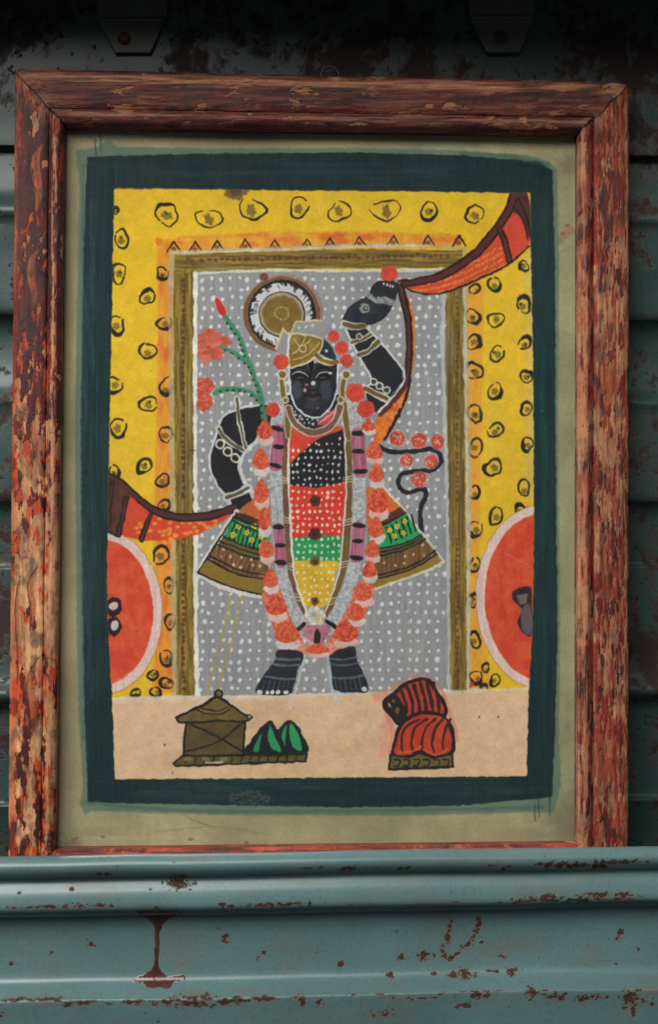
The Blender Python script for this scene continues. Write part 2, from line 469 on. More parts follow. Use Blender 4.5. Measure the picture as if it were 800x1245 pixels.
    K.stroke([(238, 332), (330, 328), (440, 329), (541, 327)], (214, 212, 206), 3, a=.85, soft=1.2, wob=.25)
    K.stroke([(541, 345), (538, 420), (542, 540), (545, 700), (546, 840)], (188, 192, 190), 4.5, a=.75, soft=1.5, wob=.3)
    K.stroke([(281, 725), (274, 760), (262, 805), (252, 843)], (168, 146, 78), 3, a=.7, dry=.5)
    K.stroke([(293, 725), (284, 770), (273, 810), (264, 842)], (168, 146, 78), 3.5, a=.7, dry=.5)
    K.stroke([(478, 716), (492, 735), (500, 762), (511, 766)], (110, 112, 112), 1.1, a=.6)
    K.stroke([(230, 547), (238, 547)], (60, 50, 40), 1.2, a=.9)

    # peach ground
    K.poly([(134, 850), (240, 847), (400, 843), (560, 843), (646, 838), (641, 946), (400, 947), (139, 949)], (218, 182, 148), smooth=False, soft=1, var=.035)
    for i in range(14):
        K.ell(160 + rng.rand() * 460, 860 + rng.rand() * 75, 40, 12, (198, 160, 122) if i % 2 else (214, 180, 146), a=.3, soft=18)
    K.stroke([(134, 850), (215, 848), (300, 848), (380, 845), (480, 842), (560, 841), (645, 837)], (216, 206, 194), 3.6, a=.8, soft=1.5, dry=.25, wob=.3)
    K.stroke([(140, 853), (200, 851), (330, 850)], (220, 204, 186), 6, a=.35, soft=4)
    for (x, y) in ((200, 906), (210, 940), (583, 872), (606, 872), (236, 892), (500, 862)):
        K.ell(x, y, 1.2, 1.4, (70, 54, 44), a=.8)
    K.stroke([(458, 848), (470, 842), (490, 832)], (224, 120, 92), 9, a=.4, soft=6)
    K.stroke([(472, 878), (468, 900), (466, 918)], (226, 132, 112), 10, a=.4, soft=7)

    # halo disc
    cx, cy = 342.5, 381.5
    K.ell(cx + 2, cy - 1, 49, 47, (150, 104, 92), soft=5, a=.5)
    K.ell(cx, cy, 46.5, 45.5, (116, 74, 56), soft=3)
    K.ell(cx, cy, 44, 43.5, (136, 104, 54), soft=2, col2=(118, 84, 50))
    K.ell(cx + .5, cy - .5, 41.5, 41.5, (34, 32, 34))
    K.ell(cx - .5, cy, 38, 38, (200, 200, 204), jag=.02)
    for i in range(90):
        t = rng.rand() * 6.28
        t2 = t + .05
        if .6 < t < 1.5: continue
        if i % 3:
            K.stroke([(cx + 39 * math.cos(t), cy + 39 * math.sin(t)), (cx + 36 * math.cos(t2), cy + 36 * math.sin(t2))], (34, 32, 34), 2.0, a=.85)
            continue
        K.stroke([(cx + 35 * math.cos(t), cy + 35 * math.sin(t)), (cx + (30 + rng.rand() * 2) * math.cos(t2), cy + 31 * math.sin(t2))], (48, 46, 48), 1.0, a=.75)
    K.ell(cx + .5, cy + .5, 28.5, 28, (40, 34, 30))
    K.ell(cx, cy, 27, 26.5, (160, 148, 124), soft=1.5)
    K.ell(cx + .5, cy + .5, 23.5, 23, (120, 94, 38), soft=2, col2=(134, 108, 52))
    for i in range(14):
        t = i * 6.283 / 14
        K.ell(cx + 8.5 * math.cos(t), cy - 1 + 7.5 * math.sin(t), 1.1, 1.0, (206, 190, 140), a=.9)
    K.ell(321, 336, 5, 5, (110, 52, 48), a=.85, soft=2)
    K.poly([(335, 424), (344, 399), (353, 408), (359, 391), (391, 389), (402, 400), (394, 413), (352, 411), (351, 440), (340, 430)], GRY, smooth=False, a=1, var=.03)
    K.stroke([(335, 423), (340, 411), (344, 399), (348, 404), (353, 408), (356, 399), (359, 391), (375, 390), (391, 389)], (200, 182, 146), 2.3, smooth=False)
    K.dots(362, 397, 392, 404, 8, 8, (206, 206, 204), r=2)

    # flower spray at left
    def bloom(x, y, rx, ry, col=(196, 92, 72), n=26, clip=None, pale=(214, 140, 118)):
        K.ell(x, y, rx, ry, col, jag=.12, soft=2, a=.95, clip=clip)
        for i in range(n):
            t = rng.rand() * 6.28; r = rng.rand() ** .5 * .85
            px_, py_ = x + rx * r * math.cos(t), y + ry * r * math.sin(t)
            K.stroke([(px_ - 2.5, py_ + rng.randn()), (px_, py_ - 1.5), (px_ + 2.5, py_ + rng.randn())], pale if i % 2 else (178, 60, 44), 1.3, a=.5, clip=clip)
    cl = lambda a, b: (a > 240)
    bloom(256, 419, 20, 20, clip=cl, n=50); K.poly([(270, 410), (282, 416), (272, 424)], (190, 80, 66), a=.8)
    K.poly([(244, 432), (250, 446), (258, 434)], (204, 118, 96), a=.8)
    K.ell(249, 478, 12.5, 22, (206, 196, 190), a=.4, clip=cl)
    bloom(249, 469, 11, 11, (186, 70, 56), clip=cl); bloom(248, 488, 10.5, 12, (188, 72, 58), clip=cl)
    K.ell(268, 373, 6, 14, (220, 170, 160), rot=-.45, a=.6); K.ell(268, 373, 4.8, 12.5, (190, 50, 44), rot=-.45)

    # left arm
    arm = [(332, 490), (312, 493), (294, 496), (272.5, 506), (262, 531), (255, 561), (262, 586), (275.7, 605), (287, 624), (308.6, 605), (296, 584), (290.6, 565), (300, 546), (315, 531), (330, 514)]
    K.poly(arm, NAVY, soft=1, line=True, lw=3.0, lcol=(200, 204, 208))
    K.poly(arm, (30, 31, 37), soft=2, a=.9)
    K.stroke(arm[:9], (196, 204, 212), 2.3)
    K.stroke([(309, 606), (299, 588), (291, 568), (297, 552), (312, 536), (320, 524)], (206, 208, 208), 5, a=.9, dry=.2)
    for p, w in (([(266, 521), (273, 532), (284, 541), (297, 548)], 8), ([(288, 484), (290, 505), (294, 525), (299, 545)], 7), ([(275, 605), (288, 600), (302, 593)], 8)):
        K.stroke(p, (196, 196, 188), w); K.stroke(p, (92, 82, 66), w - 4)
    for x, y in ((268, 539.5), (277, 549), (286, 557)):
        K.ell(x, y, 6.2, 6.2, (212, 212, 206)); K.ell(x, y, 4.2, 4.2, (72, 64, 52)); K.ell(x, y, 2.5, 2.5, (34, 32, 32))

    GRN = (62, 134, 96)
    stems = ([(275, 386), (283, 398), (291.6, 411), (298, 428), (304, 445), (310, 460), (315, 475), (319, 492), (322, 512)],
             [(269, 421), (279, 426), (288, 431), (299, 440)], [(261, 478), (270, 474), (282, 473), (300, 475), (310, 482), (315, 488)])
    for st, w in zip(stems, (5.5, 5, 5)):
        K.stroke(st, GRN, w, a=.96)
        q = catmull(st, step=3.6)
        for i, p in enumerate(q[2:]):
            if i % 2 == 0:
                K.ell(p[0] - 1.8, p[1] + 1.4, 1.7, 1.3, (26, 38, 34), a=.9)

    # long sweep of cloth, left and right
    sw = [(130, 577), (144, 582), (168, 603), (187.5, 618), (209, 624), (228, 625.5), (252, 623), (284, 616), (286, 622), (264.6, 638), (240, 650), (216, 656), (175, 658), (130, 646)]
    K.poly(sw, (206, 70, 44), smooth=False)
    for i in range(46):
        x = 160 + rng.rand() * 110; y = 630 + rng.rand() * 26
        if inpoly(x, y, sw): K.ell(x, y, 2.8, 2.2, (226, 142, 54), a=.9, soft=1)
    K.poly([(130, 577), (142, 582), (160, 598), (152, 625), (146, 652), (130, 646)], (72, 40, 38), smooth=False, col2=(90, 52, 44))
    top = [(129, 579), (144, 585), (166, 604), (187, 620), (209, 627), (228, 629), (254, 627), (284, 618)]
    K.stroke(top, (84, 40, 36), 9); K.stroke([(a, b - 4) for a, b in top], (34, 24, 24), 2.4); K.stroke([(a, b + 4.5) for a, b in top[2:]], (34, 24, 24), 2.2)
    for a in ([(153, 606), (149, 628), (144, 650)], [(183, 626), (177, 642), (172, 656)], [(137, 588), (133, 612), (131, 640)]):
        K.stroke(a, (34, 24, 24), 6.5); K.stroke(a, (80, 42, 38), 2.6)
    K.stroke([(130, 646), (142, 652)], BLK, 2.5)

    ru = [(621.5, 234), (613, 256), (593.5, 283.5), (569, 310), (534, 331), (509.5, 338), (485, 342)]
    rl = [(502, 354), (527, 357), (548, 352), (576, 341), (600, 330), (621.5, 318), (643, 299), (646, 290), (639, 234)]
    K.poly(ru + rl, (206, 72, 46), smooth=False)
    for i in range(26):
        for j in range(5):
            t = i / 26
            x = 500 + t * 112 + rng.randn() * .6 + j * 1.2; y = 350 - 52 * t ** 1.6 + j * 7 - 12 * (1 - t) + rng.randn() * .6
            if inpoly(x, y, ru + rl): K.ell(x, y, 2.2, 1.6, (218, 140, 54), rot=-.5, a=.75, soft=1)
    K.poly([(621, 234), (640, 234), (646, 262), (647, 292), (640, 280), (632, 262), (618, 258), (612, 268)], (76, 38, 36), col2=(96, 50, 42))
    K.stroke([(622, 250), (634, 262), (642, 290)], BLK, 2.2)
    K.stroke([(630, 240), (640, 262), (646, 290)], BLK, 2.0)
    um = [(625, 236), (617, 257), (598, 285), (572, 312), (536, 334), (511, 341), (487, 344)]
    K.stroke(um, (88, 42, 38), 9); K.stroke(ru, (34, 24, 24), 2.2); K.stroke([(a + 3, b + 4) for a, b in um], (34, 24, 24), 2.0)
    K.stroke([(607, 277), (614, 294), (619, 316)], (34, 24, 24), 8); K.stroke([(607, 277), (614, 294), (619, 316)], (88, 44, 38), 3.6)
    K.stroke([(487, 345), (502, 354), (527, 357.5), (548, 352.5), (576, 341.5), (600, 331), (621.5, 318.5), (644, 299)], BLK, 2.4)

    # hanging scarf under the raised hand
    sc_ = [(482, 344), (487, 367), (493, 398), (493, 439), (490, 467), (461, 499), (455, 540), (466, 536), (478, 519), (496, 482), (503.5, 439), (505, 403), (501, 375), (490, 346)]
    K.poly(sc_, (206, 96, 44), col2=(220, 132, 50))
    K.poly([(482, 344), (487, 367), (493, 398), (493, 439), (490, 467), (461, 499), (465, 505), (487, 482), (496, 467), (499, 439), (499, 400), (495, 372), (487, 346)], (84, 42, 38))
    K.stroke([(482, 345), (488, 368), (494, 398), (494, 439), (490, 467), (476, 483), (461, 499)], BLK, 2.2)
    K.stroke([(488, 345), (494, 362), (500, 398), (500, 440), (497, 470), (490, 492), (478, 516), (468, 534)], BLK, 3.4)
    for i in range(34):
        t = rng.rand(); x = 462 + rng.rand() * 28; y = 490 + rng.rand() * 42
        if inpoly(x, y, [(464, 505), (492, 480), (484, 505), (466, 534), (456, 538)]): K.ell(x, y, 2.4, 2, (230, 140, 56), a=.8)
    for y in range(360, 460, 5):
        K.ell(502 + 1.5 * math.sin(y * .05), y, 1.4, 1.8, (196, 120, 46), a=.6)

    # raised arm and hand
    fore = [(419, 397), (442, 396), (461, 415), (489, 448), (490, 463), (463, 497), (444, 474), (451, 458), (436, 431), (427, 415)]
    K.poly([(446, 477), (463, 486), (474, 480), (458, 500), (450, 496)], NAVY)
    K.poly(fore, (31, 33, 39), smooth=False, soft=1)
    K.stroke([(418, 392), (424, 408), (436, 432), (451, 459), (444, 473)], (204, 208, 212), 2.4)
    K.stroke([(442, 395), (462, 415), (489, 448), (491, 464), (478, 482), (460, 500)], (204, 208, 212), 2.4)
    hand = [(463, 342), (481, 343), (480, 363), (468, 384), (451, 393), (420, 391), (419, 384), (427, 372), (449, 358), (453, 348)]
    K.poly(hand, NAVY, col2=(46, 49, 60))
    K.stroke(hand, (28, 29, 34), 1.6, closed=True)
    K.stroke([(449, 359), (458, 365), (467, 364), (476, 367)], (126, 128, 130), 7, dry=.4)
    for i in range(9): K.ell(451 + i * 3, 361 + (i % 3) * 2.5, 1.4, 1.4, (176, 178, 178), a=.8)
    for i in range(4): K.ell(467 + i * 3.6, 345 + i * .9, 1.2, 1.8, (214, 214, 214))
    K.ell(443, 374.6, 6.5, 6, (132, 138, 132), jag=.1); K.ell(444, 375, 3, 3, (60, 62, 66)); K.ell(444.5, 374.5, 1.2, 1.2, (190, 190, 180))
    for p, w in (([(418, 393), (430, 397), (442, 396)], 8), ([(428, 416), (440, 413), (450, 406)], 6.5), ([(436, 431), (448, 426), (460, 415)], 7.5), ([(444, 472), (457, 479), (470, 485)], 8)):
        K.stroke(p, (196, 192, 178), w); K.stroke(p, (98, 82, 56), w - 3.2)
    K.ell(437, 409, 4.5, 4.5, (180, 176, 164)); K.ell(437, 409, 2.6, 2.6, (84, 66, 50))
    for x, y in ((454, 463.7), (461.5, 469), (470, 474)):
        K.ell(x, y, 5, 5, (206, 206, 200)); K.ell(x, y, 3.2, 3.2, (66, 62, 54))

    def rose(x, y, rx, ry, col=(197, 66, 50)):
        K.ell(x, y, rx, ry, col, jag=.05, soft=1, var=.08)
        for i in range(3):
            f = .75 - .22 * i; a0 = rng.rand() * 6.28
            K.stroke([(x + rx * f * math.cos(a0 + t * .7), y + ry * f * math.sin(a0 + t * .7)) for t in range(6)], (216, 104, 80) if i % 2 == 0 else (168, 44, 36), 1.4, a=.38)
    rose(473, 332, 10, 10)

    # winding black stem with speckled roses
    K.stroke([(462, 543), (475, 549), (499, 549), (522, 546), (534, 551), (536, 563), (525, 571), (504, 572.5), (488, 577), (484.5, 589), (494, 599), (513, 594), (518, 602), (511, 622), (513, 652)],
             (31, 33, 40), 5.2, wob=.12)
    for x, y, rx, ry in ((483, 533, 9.5, 9), (509.5, 535, 9.5, 9), (532, 537, 8, 9), (494.5, 559.6, 8, 7.5), (523.7, 561, 8.5, 8), (509.5, 583, 9.5, 9)):
        K.ell(x, y, rx + 1.5, ry + 1.5, (200, 170, 164), a=.5, soft=2)
        rose(x, y, rx, ry, (192, 78, 60))
        for i in range(12): K.ell(x + rng.randn() * rx * .45, y + rng.randn() * ry * .45, 1.1, 1.1, (226, 178, 166), a=.7)

    # skirt flares
    def flare(sgn, ox, top, mid1, mid2, low):
        pass
    lf = [(287, 624), (311, 603), (327, 610), (326, 726), (295, 720), (268, 711), (240, 697), (262, 662)]
    K.poly(lf, (150, 120, 50), smooth=False)
    K.stroke([(288, 622), (264, 660), (239, 696), (268, 712), (296, 721), (326, 728)], (206, 204, 196), 6, smooth=False, wob=.25)
    K.poly([(295, 618), (311, 603), (328, 610), (328, 640), (300, 628)], (200, 98, 48), smooth=False)
    K.poly([(287, 622), (300, 626), (327, 636), (328, 650), (300, 640), (283, 632)], (76, 40, 38), smooth=False)
    K.poly([(283, 630), (328, 648), (328, 673), (300, 664), (272, 652)], (34, 132, 76), smooth=False, streak='v', col2=(40, 152, 92))
    K.poly([(272, 652), (300, 664), (327, 672), (327, 683), (296, 675), (266, 661)], (96, 84, 44), smooth=False)
    K.poly([(266, 661), (296, 675), (327, 683), (327, 706), (290, 699), (251, 680)], (94, 52, 46), smooth=False, streak='v', col2=(118, 86, 46))
    K.poly([(251, 680), (290, 699), (327, 706), (326, 725), (295, 718), (268, 709), (241, 695)], (132, 108, 44), smooth=False, streak='h')
    for i in range(9):
        x = 281 + i * 4.8
        K.stroke([(x + 4, 636 + i * 1.9), (x - 2, 656 + i * 1.9)], BLK, 1.8)
    for i in range(11):
        K.stroke([(264 + i * 5.6, 666 + i * 2), (258 + i * 5.6, 684 + i * 2)], (140, 108, 52), 1.8, a=.6)
    for x, y in ((290, 640), (300, 648), (309, 640), (306, 657), (284, 650), (318, 652), (318, 664)):
        for t in range(5): K.ell(x + 2.4 * math.cos(t * 1.256), y + 2.4 * math.sin(t * 1.256), 1.7, 1.7, (206, 178, 46), a=.95)
    K.dots(258, 668, 322, 700, 12, 10, (214, 196, 186), r=1.8, inside=[(266, 664), (325, 685), (325, 702), (254, 680)])
    for p in ([(285, 628), (304, 637), (328, 645)], [(283, 632), (300, 641), (328, 650)], [(272, 652), (298, 664), (328, 672)], [(268, 658), (296, 669), (328, 678)], [(265, 662), (296, 675), (328, 683)],
              [(252, 679), (288, 698), (327, 705)], [(254, 675), (290, 693), (327, 700)], [(241, 696), (268, 709), (296, 718), (326, 725)], [(287, 624), (264, 660), (241, 695)]):
        K.stroke(p, (30, 26, 24), 2.0)

    rf = [(465, 592), (491, 622), (513, 651), (538, 681), (520, 693), (487, 705), (448, 718), (446, 600)]
    K.poly(rf, (140, 112, 50), smooth=False)
    K.stroke([(465, 591), (491, 621), (514, 650), (539, 683), (526, 691), (487, 705), (448, 719)], (206, 200, 184), 3.6, smooth=False, wob=.25)
    K.poly([(462, 590), (487, 617), (463, 634), (446, 640), (446, 592)], (200, 102, 46), smooth=False)
    K.poly([(456, 634), (487, 616), (494, 624), (466, 640), (452, 646)], (84, 46, 40), smooth=False)
    K.poly([(448, 648), (466, 640), (494, 625), (512, 650), (490, 662), (466, 668), (446, 674)], (36, 140, 80), smooth=False, col2=(42, 156, 96))
    K.poly([(446, 672), (490, 661), (512, 650), (517, 656), (490, 670), (446, 682)], (92, 92, 52), smooth=False)
    K.poly([(446, 681), (490, 669), (517, 656), (533, 676), (500, 693), (446, 706)], (98, 66, 42), smooth=False, streak='v', col2=(122, 92, 50))
    K.poly([(446, 706), (500, 693), (532, 675), (538, 682), (520, 692), (487, 704), (448, 717)], (142, 116, 46), smooth=False)
    for i in range(6):
        K.stroke([(470 + i * 6, 641 - i * 3), (476 + i * 6, 660 - i * 3)], BLK, 2.0)
    for x, y in ((474, 645), (483, 640), (492, 634), (480, 652), (490, 648), (466, 652)):
        for t in range(5): K.ell(x + 2.2 * math.cos(t * 1.256), y + 2.2 * math.sin(t * 1.256), 1.5, 1.5, (206, 186, 52), a=.95)
    K.dots(454, 664, 528, 700, 12, 11, (214, 196, 176), r=1.5, inside=[(452, 684), (515, 662), (528, 676), (452, 700)])
    for p in ([(456, 668), (490, 661), (512, 650)], [(456, 677), (490, 669), (517, 656)], [(458, 672), (490, 665), (514, 653)], [(458, 704), (500, 692), (531, 674)], [(458, 700), (500, 688), (529, 670)],
              [(465, 638), (494, 624)]):
        K.stroke(p, (30, 28, 24), 1.9)

    # body: side strips, chest, striped tunic
    K.poly([(342, 515), (350, 515), (351, 600), (356, 690), (374, 748), (368, 756), (352, 722), (344, 680), (343, 600)], (108, 66, 54), soft=1, col2=(120, 92, 52))
    K.poly([(418, 515), (427, 515), (428, 600), (424, 680), (416, 715), (398, 752), (391, 748), (408, 715), (416, 680), (420, 600)], (104, 74, 50), soft=1, col2=(112, 90, 44))
    K.poly([(351, 520), (419, 518), (419, 590), (385, 594), (351, 590)], (196, 76, 56), smooth=False)
    chest = [(351, 566), (364, 552), (385, 535), (400, 528), (418, 522), (420, 588), (390, 594), (351, 590)]
    K.poly([(350, 530), (385, 526), (385, 536), (364, 554), (350, 570)], (206, 66, 50), smooth=False)
    K.poly(chest, (29, 30, 36), smooth=False)
    K.poly([(350.5, 589), (385, 593.5), (420, 586), (418, 654), (385, 650), (354, 656)], (204, 58, 42), smooth=False)
    K.poly([(354, 655), (385, 650), (418, 653), (413, 683), (385, 681), (357, 684)], (44, 142, 84), smooth=False)
    K.poly([(357, 682), (385, 681), (412, 682), (401, 734), (385, 741), (367, 735)], (210, 170, 44), smooth=False)
    ap = [(354, 545), (417, 530), (418, 588), (417, 655), (411, 685), (399, 732), (369, 732), (358, 684), (354, 620)]
    K.dots(354, 532, 418, 734, 7.2, 8.2, (226, 222, 216), r=1.6, inside=ap, a=.95, skip=.02, jit=.2)
    for x, y, r in ((383, 609, 7), (383, 649, 7.5), (383, 683, 5.5), (383, 731, 5)):
        K.ell(x, y, r, r, (86, 38, 28) if y < 660 else (104, 76, 34), jag=.12, soft=1)
        K.ell(x, y, r * .4, r * .4, (60, 32, 26))
    K.stroke([(351, 525), (351, 590), (354, 640), (357, 690), (364, 722), (374, 746)], (214, 208, 202), 2.8, dry=.15)
    K.stroke([(419, 525), (421, 590), (418, 640), (413, 690), (404, 722), (394, 746)], (206, 196, 186), 2.2, dry=.2)
    for x, y, s_ in ((346, 580, 1), (347, 628, 1), (350, 684, 1), (360, 722, 1), (423, 580, -1), (422, 632, -1), (417, 684, -1), (405, 728, -1)):
        for k in range(3):
            K.stroke([(x - 6, y + k * 3.2 - s_ * 1), (x + 6, y + k * 3.2 + s_ * 2)], (216, 206, 190), 1.2, a=.85)
    K.ell(383, 750, 12, 11, (186, 186, 178), jag=.2, a=.85)
    for i in range(70):
        t = rng.rand() * 6.28; r = rng.rand() ** .5
        K.stroke([(383 + 13 * r * math.cos(t), 750 + 12 * r * math.sin(t)), (383 + 15 * r * math.cos(t + .2), 750 + 13 * r * math.sin(t + .2))], (216, 214, 206) if i % 3 else (204, 182, 92), 1.9, a=.9)
    K.ell(381, 748, 4, 3, (150, 156, 164), a=.8)

    # inner white garlands
    def ribbon(pts, w):
        K.stroke(pts, (122, 120, 118), w + 1.5, wob=.02, a=.7)
        K.stroke(pts, (158, 160, 164), w, wob=.03, col2=(178, 180, 182), streak='f')
        q = catmull(pts, step=4.2)
        for i, p in enumerate(q):
            for j in (-1, 0, 1):
                K.ell(p[0] + j * w * .28 + rng.randn() * .7, p[1] + rng.randn() * 1.1, 1.8, 1.1, (200, 204, 208) if rng.rand() < .65 else (130, 134, 144), rot=rng.randn() * .5, a=.6)
    lg = [(339, 490), (336, 520), (335, 560), (336, 600), (338, 640), (341, 686), (348, 718), (357, 742), (370, 764)]
    rg = [(428, 490), (434, 515), (436, 560), (437, 600), (435, 645), (432, 682), (424, 712), (412, 742), (399, 764)]
    ribbon(lg, 15); ribbon(rg, 16)
    PNK = (158, 78, 102)
    for pts, w in (([(337, 523), (337, 545), (335, 566)], 15), ([(338, 643), (340, 663), (342, 683)], 13.5), ([(435, 528), (436, 550), (438, 572)], 16), ([(436, 641), (435, 660), (433, 677)], 15)):
        K.stroke(pts, PNK, w, wob=.03, col2=(178, 110, 136), streak='v')
    for x, y, w, t in ((337, 521, 8, .35), (338, 543, 7, .15), (335, 566, 8, .3), (338, 641, 7, 0), (340.5, 663, 6.5, 0), (341.6, 684, 7.5, .1), (435, 527, 8, 0), (435.5, 549, 8, 0),
                       (438, 573, 9, -.08), (436, 639, 8.5, .05), (435, 658, 7, 0), (433, 678, 8.5, .1)):
        K.ell(x, y, w, 3.1, (28, 27, 31), rot=t)
    K.poly([(368, 764), (383, 760), (401, 762), (396, 776), (386, 792), (374, 780)], (160, 88, 110), col2=(180, 118, 136))
    K.stroke([(360, 768), (370, 759)], (28, 27, 31), 5.5); K.stroke([(398, 756), (409, 764)], (28, 27, 31), 5.5)
    K.ell(385.5, 776, 3.6, 11, (28, 27, 31))
    K.stroke([(366, 774), (378, 782), (384, 790)], (206, 190, 190), 4, a=.7, dry=.3)

    # outer red garlands
    for p_ in ([(331, 725), (338, 745), (348, 768), (358, 784)], [(444, 716), (436, 738), (424, 762), (410, 782)]):
        K.stroke(p_, (204, 92, 62), 24, a=.95, wob=.06, col2=(216, 132, 104), streak='f')
    K.stroke([(345, 778), (352, 785), (366, 789), (384, 792), (404, 789), (420, 780), (424, 770)], (206, 120, 98), 13, a=.9, streak='f', col2=(216, 150, 130))
    gl = [(322, 524, 10, 14), (317, 560, 10.5, 16), (317.5, 599, 9.5, 17), (321, 633, 8.5, 16), (323.6, 669, 9.5, 14), (329, 705, 9.5, 14), (336, 738, 13, 15), (349, 771, 16, 16), (386, 790, 15, 8)]
    gr = [(448, 518, 9, 9), (455, 549, 10.5, 13), (457.5, 577, 9.5, 14), (460, 611, 13, 18), (457, 643, 10.5, 15), (452.5, 669, 9.5, 13), (449.6, 694, 9, 12), (441.7, 722, 11.5, 13), (433, 746, 11, 13), (420, 770, 16, 15)]
    for i, (x, y, rx, ry) in enumerate(gl + gr):
        pk = (206, 196, 194) if i % 2 else (212, 176, 170)
        K.ell(x + 1, y + ry * .72, rx * .95, ry * .55, pk, jag=.08, soft=2)
    for i, (x, y, rx, ry) in enumerate(gl + gr):
        col = (198, 74, 50) if (i % 3) else (184, 56, 42)
        q = [(x, y - ry), (x + rx * .8, y - ry * .3), (x + rx * .95, y + ry * .3), (x + rx * .3, y + ry * .66), (x - rx * .5, y + ry * .62), (x - rx * .95, y + ry * .2), (x - rx * .7, y - ry * .45)]
        K.poly(q, col, col2=(214, 100, 66), streak='f')
        for k in range(3):
            f = .65 - .2 * k
            K.stroke([(x + rx * f * math.cos(t * .8 + k), y + ry * f * math.sin(t * .8 + k) * .8) for t in range(6)], (220, 130, 100) if k % 2 == 0 else (176, 52, 40), 1.3, a=.26)
        for k in range(9):
            K.ell(x + rng.randn() * rx * .4, y + rng.randn() * ry * .35, 2.2, 1.6, (222, 128, 96) if k % 2 else (176, 50, 38), a=.3, rot=rng.rand() * 3, soft=2)

    # head
    for st in ([(342, 460), (344, 478), (349, 498), (350, 530)], [(419, 460), (416, 478), (419, 500), (424, 532)]):
        K.stroke(st, (196, 186, 160), 8.5, wob=.05); K.stroke(st, (112, 92, 56), 5.5, wob=.1)
    K.poly([(352, 480), (410, 480), (414, 500), (404, 516), (381, 526), (360, 516), (350, 500)], (34, 33, 38))
    K.dots(358, 500, 406, 516, 5.5, 5, (206, 206, 204), r=1.5)
    K.poly([(386, 514), (402, 500), (410, 494), (408, 506), (396, 517)], (190, 74, 70)); K.stroke([(388, 514), (398, 507), (408, 498)], (216, 160, 156), 1.4)
    K.stroke([(351, 496), (356, 511), (367, 522), (381, 526), (396, 522), (408, 511), (413, 495)], (192, 180, 168), 9.5, wob=.05)
    K.stroke([(351, 496), (356, 511), (367, 522), (381, 526), (396, 522), (408, 511), (413, 495)], (112, 84, 70), 6.5, wob=.08)
    face = [(351, 446), (362, 440), (381, 441), (400, 440), (411, 444), (410, 470), (404, 490), (393.5, 504), (381, 508), (366, 501), (354.5, 482)]
    K.poly(face, (36, 36, 42), soft=1)
    K.stroke(face[4:] + [face[0]], (206, 208, 212), 2.4)
    for x, y, rx, ry, c_ in ((361, 474, 6, 12, (78, 84, 96)), (396, 474, 7, 13, (72, 80, 96)), (380, 492, 9, 6, (60, 62, 70)), (381, 470, 3.5, 10, (64, 66, 74)), (370, 448, 9, 3, (58, 60, 68)), (394, 447, 9, 3, (58, 60, 68))):
        K.ell(x, y, rx, ry, c_, a=.62, soft=6, dry=.3)
    for ex in (365, 393):
        K.ell(ex, 457.5, 8.5, 4.6, (17, 17, 20), soft=1.5)
        K.ell(ex, 458.6, 5.2, 1.5, (70, 66, 70), a=.8, soft=1)
    K.stroke([(356, 450), (363, 446.5), (372, 448)], (18, 18, 22), 2.2); K.stroke([(386, 448), (394, 446.5), (403, 449)], (18, 18, 22), 2.2)
    K.stroke([(355, 454.5), (361, 452.2), (368, 453), (374.5, 458)], (190, 184, 192), 1.5, taper=.5); K.stroke([(384, 458.5), (388, 454), (394, 452.3), (403, 453)], (190, 180, 188), 1.5, taper=.5)
    K.ell(402, 453, 2.4, 1.6, (206, 190, 198))
    K.ell(378.5, 442, 3.0, 8.5, (16, 16, 20)); K.stroke([(373.5, 440), (375, 448)], (86, 92, 102), 1.1, a=.7); K.stroke([(383.5, 440), (382, 448)], (86, 92, 102), 1.1, a=.7)
    K.stroke([(377, 454), (375, 464), (374, 470), (379, 474), (385, 473)], (22, 22, 26), 1.7, a=.9)
    K.ell(380.5, 465.5, 2.8, 2.4, (200, 192, 196)); K.ell(373, 467.5, 2.4, 1.6, (176, 112, 116)); K.ell(370.5, 474, 2, 2.4, (186, 160, 164))
    K.stroke([(370, 481), (376, 479.5), (380, 480.5), (385, 479.5), (391, 481)], (20, 18, 22), 2.0, taper=.4)
    K.stroke([(373, 484), (380, 486), (388, 484)], (92, 74, 82), 2.4, taper=.6, a=.85); K.ell(386, 496, 1.8, 1.2, (140, 140, 140), a=.7)
    K.poly([(392, 413), (402, 420), (409, 437), (398, 440), (388, 430)], (42, 48, 60)); K.ell(397, 427, 1.8, 1.8, (206, 206, 210))
    cap = [(352.5, 409), (372, 407), (390, 411), (392, 419), (385, 431), (374, 441), (362, 444), (352, 444)]
    K.poly(cap, (124, 98, 42), col2=(146, 120, 60))
    K.stroke(cap, (206, 196, 160), 2.4, closed=True)
    for p in ([(356, 437), (368, 434), (380, 426), (388, 416)], [(355, 430), (364, 424), (372, 408)], [(366, 424), (378, 412)], [(358, 412), (366, 424)]):
        K.stroke(p, (196, 176, 120), 1.4)
    K.ell(368, 424, 5, 5, (200, 180, 128)); K.ell(368, 424, 3.2, 3.2, (132, 104, 50))
    K.stroke([(384, 431), (392, 437), (401, 440), (411, 440)], (206, 196, 166), 8); K.stroke([(384, 431), (392, 437), (401, 440), (410, 440)], (124, 98, 46), 5)
    K.stroke([(351, 405), (350, 425), (350, 446)], (210, 212, 210), 2.2)
    for x, y, r in ((343.5, 455.4, 6.3), (421.5, 455.4, 6.3), (347, 486, 4.5), (414, 486, 4.8)):
        K.ell(x, y, r, r, (200, 194, 168)); K.ell(x, y, r - 2, r - 2, (116, 94, 60))
    for x, y, r in ((342, 439.5, 9.5), (405.6, 408.7, 7.2), (415.5, 423, 8.2), (421.5, 438.4, 8), (331.5, 498, 8.5), (432, 477, 11.5), (445, 497, 10.5)):
        rose(x, y, r, r)

